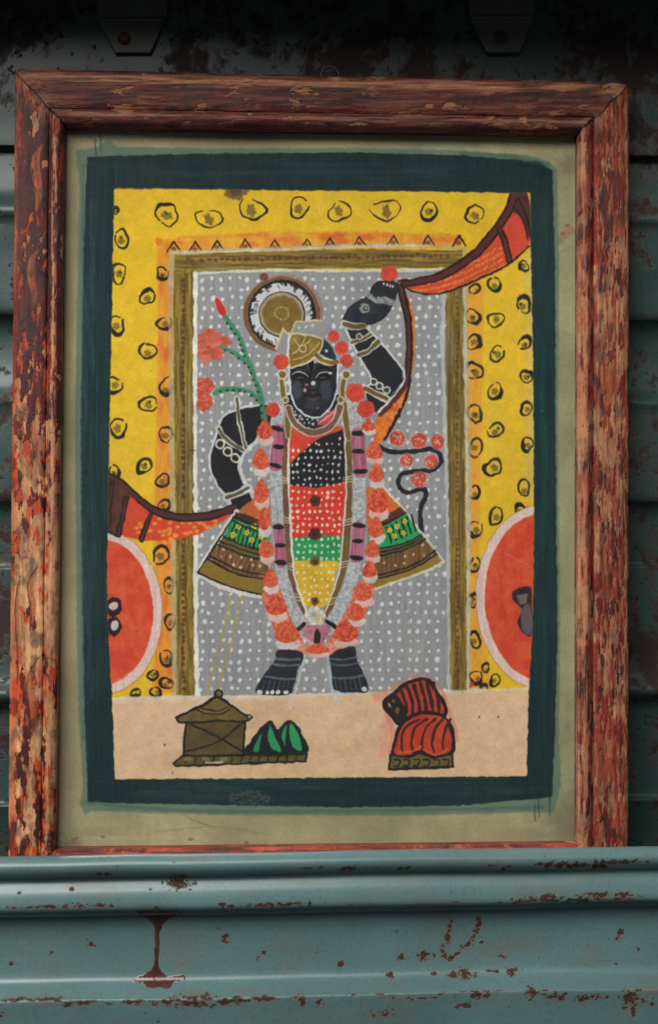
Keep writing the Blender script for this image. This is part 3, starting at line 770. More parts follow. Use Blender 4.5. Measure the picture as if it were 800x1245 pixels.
    # feet
    lfoot = [(339, 790), (368, 794), (362, 815), (357, 836), (350, 845), (315, 844), (312, 836), (323, 817), (334, 804)]
    rfoot = [(401, 797), (429, 786), (434, 803), (448, 836), (437, 843), (407, 840), (403, 820)]
    for ft in (lfoot, rfoot):
        K.poly(ft, (31, 34, 41), soft=1, col2=(38, 42, 50), streak='h')
    for i, y in enumerate((801, 808, 824)):
        K.stroke([(335 - i * 6, y - 1), (350, y + 2), (364 - i, y + 1)], (112, 122, 136), 2.6, a=.75, dry=.3)
        K.stroke([(402, y), (418, y + 1), (434 + i * 4, y - 2)], (102, 110, 122), 2.6, a=.75, dry=.3)
    for i in range(6):
        K.stroke([(322 + i * 6, 828), (319 + i * 6, 840)], (70, 78, 90), 1.5, a=.8)
        K.stroke([(407 + i * 6, 824), (409 + i * 6, 838)], (96, 102, 112), 1.3, a=.7)
    for x, r in ((316, 3.2), (325, 2.4), (331, 2.6), (338, 2.8), (348, 3.2)):
        K.ell(x, 842, r, 2.5, (214, 216, 216))
    K.ell(443, 838, 3.4, 3, (206, 208, 210))
    K.stroke([(404, 840), (418, 843), (436, 844)], (190, 200, 212), 3, a=.8, dry=.4)
    K.stroke([(370, 796), (365, 820), (357, 848), (353, 862)], (200, 204, 208), 2.4, a=.75, dry=.3)
    K.stroke([(399, 798), (401, 820), (404, 842), (412, 854)], (182, 196, 206), 3.6, a=.7, dry=.3)

    # pot house, cones, shell
    K.stroke([(214, 873), (264, 847), (306, 873)], (216, 206, 196), 7, smooth=False, a=.5, soft=3)
    K.poly([(211, 928), (222, 919), (373, 917), (371, 926), (295, 929), (214, 932)], (92, 82, 46), smooth=False, line=True, lw=2.6, lcol=(36, 32, 26))
    for i in range(13):
        K.stroke([(228 + i * 11, 920), (226 + i * 11, 928)], (36, 32, 26), 1.7)
    for x in (229, 251, 272): K.ell(x, 923, 5, 3.4, (128, 112, 66), a=.9)
    K.stroke([(250, 928), (270, 927)], (196, 188, 170), 1.6)
    K.poly([(226, 878), (298, 876), (296, 919), (223, 919)], (94, 78, 46), smooth=False, col2=(80, 68, 44), line=True, lw=3)
    K.stroke([(231, 880), (256, 892), (270, 899), (297, 916)], (34, 30, 26), 2.2); K.stroke([(298, 877), (270, 899), (250, 908), (226, 914)], (34, 30, 26), 2.2)
    K.poly([(214, 873), (231, 866), (248, 857), (264, 848), (280, 857), (295, 868), (306, 872), (298, 877), (260, 877), (221, 878)], (116, 96, 50), col2=(98, 80, 44))
    K.stroke([(214, 873), (231, 865), (248, 857), (264, 848), (280, 857), (295, 868), (306, 872)], (34, 30, 26), 3.2); K.stroke([(306, 872), (298, 877), (260, 877), (221, 879), (214, 873)], (34, 30, 26), 2.6)
    K.stroke([(237, 863), (252, 868), (266, 869), (280, 863)], (38, 33, 26), 1.7); K.stroke([(243, 860), (256, 864), (268, 864), (276, 860)], (38, 33, 26), 1.6)
    K.ell(266, 844, 6, 6, (36, 32, 28)); K.ell(266.5, 843.5, 3.2, 3.2, (116, 92, 60)); K.ell(303, 872, 3.6, 3.6, (44, 38, 30)); K.ell(303.5, 871.5, 1.7, 1.7, (190, 170, 140))
    K.poly([(300, 918), (305, 902), (314, 888), (328, 876), (334, 882), (338, 888), (345, 880), (352, 875), (361, 882), (367, 892), (371, 917)], (24, 32, 34))
    K.poly([(328, 882), (334, 895), (342, 914), (330, 910), (326, 898)], (44, 142, 88)); K.poly([(352, 880), (356, 882), (364, 896), (367, 913), (356, 908), (352, 896)], (48, 150, 92))
    K.poly([(310, 906), (318, 892), (316, 904), (314, 914), (308, 914)], (40, 128, 82)); K.poly([(346, 884), (349, 882), (347, 898), (348, 908), (342, 896)], (42, 136, 86))
    K.ell(510, 876, 36, 50, (216, 178, 160), soft=8, a=.3)
    K.stroke([(474, 915), (478, 890), (470, 862), (490, 832), (510, 822), (534, 838), (545, 862), (556, 900)], (206, 120, 104), 5, a=.5, soft=3)
    u = [(466.5, 855), (480, 843), (495, 831), (510, 826), (522, 829), (533, 845), (541, 859), (539, 872), (513, 868), (496, 875), (486, 881), (474, 868)]
    K.poly(u, (176, 62, 46), line=True, lw=4.4, lcol=(34, 24, 26))
    K.poly([(467, 855), (480, 844), (492, 860), (495, 874), (486, 880)], (40, 30, 30)); K.ell(483, 864, 3, 4, (112, 84, 56)); K.ell(474, 858, 1.6, 3.4, (150, 140, 110), rot=-.5); K.ell(478, 853, 2, 2, (120, 90, 60))
    for i in range(6):
        x = 487 + i * 8
        K.stroke([(x, 838 - min(i, 3) * 2.5), (x + 6, 854), (x + 7, 868)], (52, 28, 30), 4.2)
    lo = [(495, 875), (513, 867), (538, 871), (549, 887), (552, 905), (547, 917), (526, 921), (511, 914), (498, 920), (478, 919), (480, 903), (486, 884)]
    K.poly(lo, (196, 70, 46), line=True, lw=4, lcol=(36, 26, 28), col2=(180, 56, 42))
    for i in range(5):
        x = 484 + i * 12.5
        K.stroke([(x + 26 - i * 3, 875), (x + 8, 886), (x + 4, 904), (x + 6, 914)], (58, 30, 32), 3.2, a=.9)
    K.stroke([(486, 916), (500, 914), (512, 908)], (214, 90, 50), 2); K.stroke([(515, 912), (530, 918), (544, 912)], (214, 90, 50), 2)
    K.poly([(475, 919), (498, 921), (511, 916), (526, 922), (550, 917), (551, 933), (473, 936)], (104, 92, 52), smooth=False, line=True, lw=2.8, lcol=(34, 30, 26))
    for i in range(6):
        x = 482 + i * 12
        K.stroke([(x - 3, 924), (x + 4, 925), (x + 2, 932), (x - 3, 932)], (36, 32, 26), 2)

    # dust and handling marks, then the border laid back over anything that strayed
    K.ell(303, 971, 28, 11, (56, 62, 62), a=0)
    out = K.c * fpm[..., None] + snap * (1 - fpm[..., None])
    K.c = out
    K.stroke([(139, 229), (260, 229), (420, 231), (600, 233), (645, 234)], (60, 58, 46), 1.2, a=.6)
    for i in range(190):
        t = rng.rand() * 6.28; r = rng.rand() ** .5
        K.ell(303 + 27 * r * math.cos(t), 971 + 9.5 * r * math.sin(t), 1.3, .8, (84, 84, 78), a=.5)
    for i in range(120):
        K.ell(100 + rng.rand() * 580, 180 + rng.rand() * 820, .7, .7, (60, 50, 44), a=.35)
    K.c = np.dstack([blur(K.c[..., i], 1) for i in range(3)])
    # paper fibre and slight yellowing of everything
    K.c *= (1 + (K.n_fine - .5) * .07 + (n1 - .5) * .06)[..., None]
    return K


K = paint_picture()
IMG_PICTURE = K.image("picture_paint", 1.0)
PIC_BOX = (K.x0, K.y0, K.w / K.sc, K.h / K.sc)


# ================================================================== FRAME PAINT
FX0, FY0, FX1, FY1 = -30, 60, 810, 1120


def paint_frame():
    K = Canvas(FX0, FY0, FX1, FY1, 2.0, (176, 132, 96), seed=11, warp=.5)
    h, w = K.h, K.w; X, Y = K.TX, K.TY
    full = (0, h, 0, w)
    left = X < 400
    # blend of the two grain directions: upright on the stiles, level on the rails
    mit_l = (Y - 87) / 64 > (X - 19) / 59
    mit_r = (Y - 104) / 56 > (763 - X) / 60
    upright = ((left & mit_l) | (~left & mit_r)) & ~((Y > 1020) & (X > 67) & (X < 703))
    def aniso(a, b, seed, o=4):
        return np.where(upright, fractal(h, w, a, b, seed, o, .62), fractal(h, w, b, a, seed + 3, o, .62))
    g_long = aniso(90, 5, 201, 3)
    g_mid = aniso(46, 15, 211, 5)
    g_r = aniso(34, 5, 216, 5) * .72 + aniso(90, 12, 218, 4) * .28
    g_mid = np.where(upright & ~left, g_r, g_mid)
    g_patch = aniso(70, 34, 221, 5)
    g_fine = aniso(14, 4, 231, 3)
    # position dependent wear
    yy = (Y - 88) / 945.0
    bare_l = .012 + np.interp(yy, [0, .06, .25, .33, .45, .55, .62, .75, .9, 1.0], [.48, .41, .36, .39, .475, .525, .575, .58, .52, .49])
    bare_r = .018 + np.interp(yy, [0, .1, .25, .4, .6, .8, 1.0], [.48, .48, .505, .515, .51, .51, .53])
    bare_t = .40 + .0 * X
    bare = np.where(upright, np.where(left, bare_l, bare_r), bare_t)
    d_out = np.where(upright, np.where(left, X - 14 + (Y > 500) * 2, 765 - X), Y - 90 - (X - 25) * .02)
    tonal = (g_long - .5) * .55 + (g_fine - .5) * .3
    wood = np.array((172, 120, 82), np.float32) / 255
    wood2 = np.array((132, 92, 70), np.float32) / 255
    wood = wood + (np.clip((yy - .36) * 3, 0, 1) * (left & upright))[..., None] * np.array((34, 34, 26), np.float32) / 255
    t = np.clip(.5 + (g_patch - .5) * 2.4, 0, 1)[..., None]
    t = np.where((~left | ~upright)[..., None], t * .6 + .4, t * .65)
    K.c[:] = (wood * (1 - t) + wood2 * t) * (1 + tonal[..., None])
    height = np.zeros((h, w), np.float32)
    # orange-red undercoat
    mo = np.clip(((g_mid * .6 + g_patch * .4) - (bare - .045)) * 19, 0, 1)
    orange = np.where((upright | (Y > 900))[..., None], np.where(left[..., None], np.array((150, 58, 34), np.float32) + np.clip((yy - .35) * 3, 0, 1)[..., None] * np.array((32, 14, -2), np.float32), np.array((132, 60, 38), np.float32)), np.array((112, 66, 50), np.float32)) / 255
    K.c = K.c * (1 - mo[..., None]) + orange * (1 + tonal[..., None] * .9) * mo[..., None]
    height += mo * .35
    # maroon top coat
    m3 = fractal(h, w, 40, 14, 301, 5, .62)
    m3 = np.where(upright, m3, fractal(h, w, 14, 60, 305, 5, .62))
    mm = np.clip(((m3 * .55 + g_mid * .45) - (bare - .02)) * 22, 0, 1) * np.where(mo > .3, 1, 0)
    maroon = np.array((88, 28, 23), np.float32) / 255
    mar2 = np.array((52, 23, 25), np.float32) / 255
    tt = np.clip(.5 + (aniso(60, 12, 311, 3) - .5) * 3, 0, 1)[..., None]
    K.c = K.c * (1 - mm[..., None]) + (maroon * (1 - tt) + mar2 * tt) * (1 + tonal[..., None]) * mm[..., None]
    height += mm * .45
    # worn outer arris (tan on the top rail, orange low on the left stile)
    ed = np.clip(1 - np.abs(d_out - 3) / 7, 0, 1) * np.clip(.35 + g_long * 1.3 - .3, 0, 1)
    e_col = np.where((upright & left & (Y > 330))[..., None], np.array((186, 72, 34), np.float32) / 255, np.array((166, 112, 80), np.float32) / 255)
    K.c = K.c * (1 - ed[..., None] * .75) + e_col * ed[..., None] * .75
    K.n_v, K.n_h = g_long, g_long
    OR = (140, 66, 38)
    # carved leaf shapes that still hold orange paint
    def leaf(x0_, y0_, x1_, y1_, wd):
        n_ = 9; dx_, dy_ = x1_ - x0_, y1_ - y0_; L_ = math.hypot(dx_, dy_); ux, uy = -dy_ / L_, dx_ / L_
        a_, b_ = [], []
        for q_ in range(n_ + 1):
            t_ = q_ / n_; sx = math.sin(t_ * 6.28) * wd * .35
            w1 = wd * math.sin(math.pi * t_ ** .75) * .8; w2 = wd * math.sin(math.pi * t_ ** 1.3) * .25
            a_.append((x0_ + dx_ * t_ + ux * (sx + w1), y0_ + dy_ * t_ + uy * (sx + w1)))
            b_.append((x0_ + dx_ * t_ + ux * (sx - w2), y0_ + dy_ * t_ + uy * (sx - w2)))
        return a_ + b_[::-1]
    leaves = [leaf(54, 172, 41, 262, 12), leaf(48, 300, 36, 385, 11), leaf(46, 500, 40, 560, 7), leaf(45, 690, 37, 765, 8), leaf(47, 800, 36, 905, 10), leaf(25, 700, 21, 830, 5),
              leaf(748, 424, 730, 510, 13), leaf(749, 855, 734, 925, 13), leaf(741, 636, 731, 706, 7), leaf(733, 998, 728, 1030, 7),
              leaf(440, 124, 518, 130, 14), leaf(634, 128, 712, 138, 14), leaf(205, 122, 290, 126, 12)]
    for i, p in enumerate(leaves):
        dk = i >= 10
        K.poly(p, (122, 58, 38) if dk else OR, a=.5 if dk else .8, dry=.85, soft=1, streak='v', col2=(118, 68, 46) if dk else (158, 88, 54))
        q = catmull(p, True)
        K.stroke([tuple(a) for a in q[:len(q) // 2]], (52, 26, 22), 1.3, smooth=False, a=.7)
    K.stroke([(40, 205), (38, 235), (42, 265), (45, 300)], (46, 24, 22), 1.4, a=.8)
    K.stroke([(70, 560), (71, 700)], (120, 60, 40), 1.2, a=.4)
    K.stroke([(757, 560), (758, 640), (757, 705)], (40, 24, 22), 1.4, a=.7)
    K.stroke([(22, 500), (34, 504), (54, 502)], (60, 34, 28), 1.2, a=.7)
    K.stroke([(224, 100), (228, 112), (226, 122), (230, 132)], (40, 24, 22), 1.3, a=.8); K.ell(224, 104, 4, 3, (26, 18, 18), jag=.2)
    # grime
    gm = np.clip((fractal(h, w, 34, 20, 341, 4) - .56) * 6, 0, 1)[..., None]
    K.c = K.c * (1 - gm * .45) + np.array((58, 44, 38), np.float32) / 255 * gm * .45
    # bead: rubbed ridge
    bl = np.clip(1 - np.abs(X - np.interp(Y, [150, 1030], [67.5, 58])) / 5.0, 0, 1) * (upright & left)
    br = np.clip(1 - np.abs(X - 717) / 2.0, 0, 1) * (upright & ~left)
    bt = np.clip(1 - np.abs(Y - (131 + (X - 60) * .013)) / 2.0, 0, 1) * (~upright & (Y < 400))
    rub = (np.clip(bl * 1.6, 0, 1) * np.clip((g_long * .5 + g_fine * .5 - .42) * 9, 0, 1) * .85)[..., None]
    K.c = K.c * (1 - rub) + np.array((172, 120, 88), np.float32) / 255 * (1 + tonal[..., None]) * rub
    # the top rail is brushed brown, streaked along its length
    top = (~upright) & (Y < 400)
    sk = (top * np.clip((fractal(h, w, 5, 110, 351, 4, .7) - .47) * 7, 0, 1) * .55)[..., None]
    K.c = K.c * (1 - sk) + np.array((132, 80, 58), np.float32) / 255 * (1 + tonal[..., None]) * sk
    te = (top * np.clip(1.35 - np.abs(Y - (93 + (X - 25) * .0205)) / 6.5, 0, 1) * np.clip((g_long - .36) * 6, 0, 1))[..., None] * .9
    K.c = K.c * (1 - te) + np.array((158, 108, 78), np.float32) / 255 * (1 + tonal[..., None]) * te
    tb = (top * np.clip(1.3 - np.abs(Y - (138 + (X - 60) * .0145)) / 6, 0, 1) * np.clip((g_long - .44) * 7, 0, 1))[..., None] * .7
    K.c = K.c * (1 - tb) + np.array((142, 98, 76), np.float32) / 255 * tb
    # frayed pale wood by the mitres
    for mx_, my_, rr_ in ((34, 108, 34), (58, 132, 24), (752, 120, 26), (728, 145, 20)):
        e = np.clip(1 - np.hypot(X - mx_, Y - my_) / rr_, 0, 1) * np.clip((g_mid * .5 + g_fine * .5 - .44) * 12, 0, 1) * .8
        K.c = K.c * (1 - e[..., None]) + np.array((160, 112, 80), np.float32) / 255 * e[..., None]
    K.stroke([(20, 88), (32, 101), (44, 113), (58, 130), (68, 139), (79, 152)], (30, 18, 16), 1.9, a=.95, wob=.5)
    K.stroke([(763, 103), (752, 116), (741, 124), (732, 136), (718, 146), (704, 161)], (24, 15, 14), 2.2, a=.95, wob=.6)
    # groove right stile: dark line between bead and flat
    gr_ = np.clip(1 - np.abs(X - 715.5) / 2.4, 0, 1) * (upright & ~left) * np.clip(g_long * 2 - .4, 0, 1)
    K.c *= (1 - gr_ * .45)[..., None]
    beadr = ((X > 700) & (X < 714) & upright & ~left)
    bm_ = (beadr * np.clip((g_long - .42) * 5, 0, 1) * .7)[..., None]
    K.c = K.c * (1 - bm_) + np.array((176, 112, 80), np.float32) / 255 * bm_
    # the visible sliver of the bottom rail keeps its red paint
    bot = ((Y > 1020) & (X > 64) & (X < 706))
    bb = (bot * np.clip(.55 + (g_long - .5) * 1.6, 0, 1))[..., None]
    K.c = K.c * (1 - bb) + np.array((132, 54, 40), np.float32) / 255 * (1 + tonal[..., None] * 1.6) * bb
    pl = (np.clip(1 - np.abs(X - 704.5) / 1.3, 0, 1) * upright * ~left * np.clip(.3 + g_long, 0, 1))[..., None] * .8
    K.c = K.c * (1 - pl) + np.array((206, 150, 118), np.float32) / 255 * pl
    rd = (((X > 716) & upright & ~left) * np.clip((aniso(50, 5, 371, 4) - .57) * 14, 0, 1))[..., None] * .8
    K.c = K.c * (1 - rd) + np.array((122, 28, 20), np.float32) / 255 * rd
    K.c = np.clip(K.c, .02, 1)
    H = Canvas(FX0, FY0, FX1, FY1, 2.0, (0, 0, 0), seed=12, warp=0)
    hh = np.clip(height * .8 + g_fine * .25 + g_long * .15, 0, 1)
    H.c = np.repeat(hh[..., None], 3, 2)
    return K, H


KF, HF = paint_frame()
IMG_FRAME = KF.image("frame_paint", 1.0)
IMG_FRAME_H = HF.image("frame_relief", 1.0, True)


# ================================================================== SHELF CHIPS  (R rust, G dark drip, B grime)
SX0, SX1, SY0, SY1 = -300, 1100, 1020, 1280


def paint_shelf():
    K = Canvas(SX0, SY0, SX1, SY1, 2.0, (0, 0, 0), seed=21, warp=1.3)
    rng = K.rng; h, w = K.h, K.w
    X, Y = K.TX, K.TY
    n = fractal(h, w, 9, 22, 401, 5, .65); big = fractal(h, w, 60, 300, 402, 3)
    def band(yc, hw, thr):
        return np.clip(1 - np.abs(Y - yc) / hw, 0, 1) * .30 + n + (big - .5) * .45 + np.clip((X - 300) / 1400, -.06, .08) - thr
    m = np.maximum.reduce([band(1101, 2.2, .96), band(1057, 3, 1.04), band(1211, 2.6, .95), band(1218, 6, 1.05)])
    K.c[..., 0] = np.clip(m * 14, 0, 1)
    def fix(x, y): return y + (x - 400) * .0125
    RU = (255, 0, 0)
    # the long drip
    def P(pts): return [(x, fix(x, y)) for x, y in pts]
    drip = P([(168, 1108), (190, 1108), (224, 1109), (207, 1117), (197, 1128), (195, 1150), (194, 1172), (198, 1180), (206, 1187), (223, 1184), (226, 1190), (212, 1194), (208, 1200), (195, 1199), (182, 1199), (176, 1194), (163, 1191), (178, 1183), (188, 1174), (190, 1150), (189, 1128), (184, 1118)])
    K.poly(drip, (0, 255, 0), soft=1, var=0)
    K.ell(196, fix(196, 1188), 7, 5, (0, 150, 0), var=0)
    # scratches in a fork, chips
    nf = fractal(h, w, 7, 9, 455, 4, .7)
    def chip(x, y, rx, ry, a=1.0):
        y = fix(x, y); e_ = 1.9
        c, d, e, f = K.win(x - rx * e_, y - ry * e_, x + rx * e_, y + ry * e_)
        if d <= c or f <= e: return
        q = np.hypot((K.X[c:d, e:f] - x) / rx, (K.Y[c:d, e:f] - y) / ry)
        m_ = np.clip(((1 - q) * .55 + (nf[c:d, e:f] - .5) * 2.6) * 7, 0, 1) * a * (q < e_)
        K.c[c:d, e:f, 0] = np.maximum(K.c[c:d, e:f, 0], m_)
    for p in ([(548, 1122), (544, 1140), (537, 1158)], [(583, 1122), (576, 1140), (564, 1154), (552, 1165)], [(546, 1145), (549, 1158)], [(540, 1163), (550, 1167), (554, 1162)]):
        for q_ in catmull(p, step=2.2):
            if rng.rand() < .85:
                r_ = 1.5 + 1.4 * rng.rand()
                chip(q_[0] + rng.randn() * .5, q_[1] + rng.randn() * .5, r_, r_ * 1.3)
    for x, y, rx, ry in ((518, 1163, 7, 6), (489, 1165, 5, 4), (561, 1187, 12, 4.5), (620, 1184, 8, 4), (472, 1187, 5, 3.5), (414, 1174, 3, 3), (527, 1185, 3, 2.5), (586, 1148, 2, 3), (612, 1166, 3.5, 2.5),
                         (757, 1218, 7, 10), (763, 1232, 3, 6), (462, 1233, 10, 4), (634, 1183, 3, 2), (600, 1184, 8, 1.2), (752, 1176, 2.5, 2.5), (780, 1159, 2, 2), (757, 1136, 3, 3), (757, 1142, 5, 3),
                         (720, 1216, 8, 2), (700, 1218, 7, 2.5), (672, 1216, 8, 5), (640, 1210, 5, 7), (570, 1215, 7, 4), (585, 1216, 5, 3), (775, 1222, 2, 3), (786, 1221, 2, 5),
                         (275, 1142, 3, 4), (223, 1132, 2, 3), (315, 1165, 2, 2.5), (320, 1158, 2, 2.5), (20, 1171, 3, 2.5), (66, 1158, 2.5, 2), (116, 1148, 4, 2), (186, 1080, 2, 2), (222, 1073, 12, 6), (94, 1080, 2, 2),
                         (238, 1212, 18, 5), (60, 1214, 22, 2), (92, 1220, 5, 3), (36, 1214, 14, 2), (168, 1217, 10, 2.5), (205, 1218, 12, 3), (240, 1220, 16, 4), (285, 1216, 14, 3), (320, 1214, 16, 2.5), (365, 1218, 4, 7), (386, 1220, 3, 4),
                         (4, 1222, 6, 4), (55, 1102, 28, 1.5), (105, 1101, 30, 2), (340, 1100, 30, 2), (278, 1101, 8, 2), (650, 1095, 20, 2.5), (725, 1092, 18, 3), (752, 1092, 14, 2.5), (665, 1094, 9, 4), (690, 1053, 30, 2.5), (740, 1050, 26, 2)):
        chip(x, y, rx, ry)
    for i in range(55):
        x = SX0 + rng.rand() * (SX1 - SX0)
        yc = (1057, 1101, 1213, 1219, 1228)[rng.randint(5)]
        r = 1.5 + 7 * rng.rand() ** 2.5
        chip(x, yc + rng.randn() * 1.8 - (x - 400) * .0125, r * 1.5, max(.8, r * .3), .95)
    for i in range(150):
        x = SX0 + rng.rand() * (SX1 - SX0); y = 1040 + rng.rand() * 230; r = .5 + 1.6 * rng.rand() ** 4
        K.ell(x, y, r, r * (.7 + .6 * rng.rand()), RU, var=0, a=.4 + .5 * rng.rand(), jag=.2)
    # brown bloom around the rust
    soft = blur(blur(K.c[..., 0], 6), 6)
    g = np.clip(soft * 1.5 + np.clip((fractal(h, w, 40, 120, 433, 5) - .55) * 2.4, 0, 1) * .5, 0, 1)
    for x, y, rx, ry, a in ((218, 1150, 34, 42, .3), (236, 1210, 22, 14, .5), (790, 1208, 40, 8, .6), (222, 1172, 10, 8, .7), (470, 1214, 60, 4, .5), (590, 1210, 70, 4, .4), (100, 1052, 10, 6, .2)):
        e = np.clip(1 - np.hypot((X - x) / rx, (Y - fix(x, y)) / ry), 0, 1)
        g = np.maximum(g, e * a * (.5 + n))
    K.c[..., 2] = np.clip(g, 0, 1)
    return K


KS = paint_shelf()
IMG_SHELF = KS.image("shelf_wear", 1.0, True)


# ================================================================== MATERIALS
class NT:
    def __init__(s, name):
        s.m = bpy.data.materials.new(name); s.m.use_nodes = True
        s.t = s.m.node_tree; s.t.nodes.clear()
        s.out = s.n('ShaderNodeOutputMaterial')

    def n(s, typ, **kw):
        o = s.t.nodes.new(typ)
        for k, v in kw.items():
            setattr(o, k, v)
        return o

    def l(s, a, b):
        s.t.links.new(a, b)

    def noise(s, scale, detail=4, rough=.6, vec=None, dist=0.0):
        o = s.n('ShaderNodeTexNoise')
        o.inputs['Scale'].default_value = scale; o.inputs['Detail'].default_value = detail
        o.inputs['Roughness'].default_value = rough; o.inputs['Distortion'].default_value = dist
        if vec is not None: s.l(vec, o.inputs['Vector'])
        return o.outputs['Fac']

    def ramp(s, fac, stops):
        o = s.n('ShaderNodeValToRGB'); e = o.color_ramp.elements
        while len(e) < len(stops): e.new(.5)
        for el, (p, c) in zip(e, stops):
            el.position = p; el.color = c if len(c) == 4 else (*c, 1)
        s.l(fac, o.inputs['Fac'])
        return o.outputs['Color']

    def mix(s, fac, a, b, typ='MIX'):
        o = s.n('ShaderNodeMix', data_type='RGBA', blend_type=typ)
        for v, sock in ((fac, o.inputs[0]), (a, o.inputs[6]), (b, o.inputs[7])):
            if hasattr(v, 'is_linked') or isinstance(v, bpy.types.NodeSocket): s.l(v, sock)
            elif isinstance(v, (int, float)): sock.default_value = v
            else: sock.default_value = (*v, 1) if len(v) == 3 else v
        return o.outputs[2]

    def math(s, op, a, b=0.0, clamp=False):
        o = s.n('ShaderNodeMath', operation=op, use_clamp=clamp)
        for v, sock in ((a, o.inputs[0]), (b, o.inputs[1])):
            if isinstance(v, bpy.types.NodeSocket): s.l(v, sock)
            else: sock.default_value = v
        return o.outputs[0]

    def coord(s, scale=(1, 1, 1)):
        c = s.n('ShaderNodeTexCoord'); m = s.n('ShaderNodeMapping')
        m.inputs['Scale'].default_value = scale
        s.l(c.outputs['Object'], m.inputs['Vector'])
        return m.outputs['Vector']

    def bsdf(s, col, rough, bump=None, bstr=.3, bdist=.001, spec=.5, metallic=0.0, coat=0.0):
        b = s.n('ShaderNodeBsdfPrincipled')
        for v, k in ((col, 'Base Color'), (rough, 'Roughness'), (metallic, 'Metallic')):
            if isinstance(v, bpy.types.NodeSocket): s.l(v, b.inputs[k])
            else: b.inputs[k].default_value = (*v, 1) if isinstance(v, tuple) else v
        b.inputs['Specular IOR Level'].default_value = spec
        b.inputs['Coat Weight'].default_value = coat
        if bump is not None:
            u = s.n('ShaderNodeBump'); u.inputs['Strength'].default_value = bstr; u.inputs['Distance'].default_value = bdist
            s.l(bump, u.inputs['Height']); s.l(u.outputs['Normal'], b.inputs['Normal'])
        s.l(b.outputs[0], s.out.inputs['Surface'])
        return b


def srgb(r, g, b):
    f = lambda c: (c / 255 / 12.92) if c / 255 <= .04045 else ((c / 255 + .055) / 1.055) ** 2.4
    return (f(r), f(g), f(b))


def mat_picture():
    m = NT('painted_paper')
    t = m.n('ShaderNodeTexImage', image=IMG_PICTURE, interpolation='Cubic', extension='EXTEND')
    n = m.noise(900, 3, .6, m.coord())
    w = m.noise(14, 2, .5, m.coord())
    h = m.math('ADD', m.math('MULTIPLY', n, .12), m.math('MULTIPLY', w, 1.0))
    m.bsdf(t.outputs['Color'], .75, h, .5, .0012, spec=.12)
    return m.m


def mat_frame():
    m = NT('worn_painted_wood')
    t = m.n('ShaderNodeTexImage', image=IMG_FRAME, interpolation='Cubic', extension='EXTEND')
    hgt = m.n('ShaderNodeTexImage', image=IMG_FRAME_H, interpolation='Cubic', extension='EXTEND')
    fine = m.noise(1400, 3, .6, m.coord())
    col = m.mix(m.ramp(m.noise(260, 6, .7, m.coord()), [(.45, (0, 0, 0)), (.75, (1, 1, 1))]), t.outputs['Color'], (.10, .055, .04), 'MIX')
    mixd = m.mix(.28, t.outputs['Color'], col)
    h = m.math('ADD', hgt.outputs['Color'], m.math('MULTIPLY', fine, .22))
    rough = m.math('SUBTRACT', .8, m.math('MULTIPLY', hgt.outputs['Color'], .2))
    m.bsdf(mixd, rough, h, .75, .0009, spec=.3)
    return m.m


def mat_shelf(name, wear=True):
    m = NT(name)
    v = m.coord(); vs = m.coord((.25, 1, 6))
    big = m.noise(9, 5, .6, v); st = m.noise(60, 4, .6, vs); fine = m.noise(420, 4, .65, v)
    teal = m.mix(m.ramp(big, [(.3, (0, 0, 0)), (.7, (1, 1, 1))]), srgb(82, 110, 112), srgb(96, 125, 127))
    teal = m.mix(m.math('MULTIPLY', m.ramp(st, [(.35, (0, 0, 0)), (.75, (1, 1, 1))]), .5), teal, srgb(84, 112, 106))
    teal = m.mix(m.math('MULTIPLY', m.ramp(fine, [(.5, (0, 0, 0)), (.8, (1, 1, 1))]), .45), teal, srgb(58, 76, 70))
    if wear:
        t = m.n('ShaderNodeTexImage', image=IMG_SHELF, interpolation='Cubic', extension='EXTEND')
        sp = m.n('ShaderNodeSeparateColor'); m.l(t.outputs['Color'], sp.inputs[0])
        rust, drip, grime = sp.outputs[0], sp.outputs[1], sp.outputs[2]
        rn = m.noise(500, 4, .7, v)
        rcol = m.mix(rn, srgb(30, 17, 17), srgb(66, 37, 31))
        c = m.mix(m.math('MULTIPLY', grime, .8), teal, srgb(112, 82, 56))
        c = m.mix(m.math('MULTIPLY', rust, .95), c, rcol)
        dn = m.noise(90, 4, .6, v)
        c = m.mix(m.ramp(drip, [(.12, (0, 0, 0)), (.4, (1, 1, 1))]), c, m.mix(dn, srgb(52, 28, 26), srgb(92, 58, 54)))
        h = m.math('ADD', m.math('MULTIPLY', rust, -.6), m.math('MULTIPLY', drip, .35))
        h = m.math('ADD', h, m.math('MULTIPLY', fine, .10)); h = m.math('ADD', h, m.math('MULTIPLY', big, .9))
        ro = m.math('ADD', m.math('MULTIPLY', rust, .4), .29)
        ro = m.math('ADD', ro, m.math('MULTIPLY', grime, .12))
        ro = m.math('ADD', ro, m.math('MULTIPLY', st, .12))
        ro = m.math('SUBTRACT', ro, m.math('MULTIPLY', drip, .16))
        m.bsdf(c, ro, h, .7, .0007, spec=.5)
    return m.m


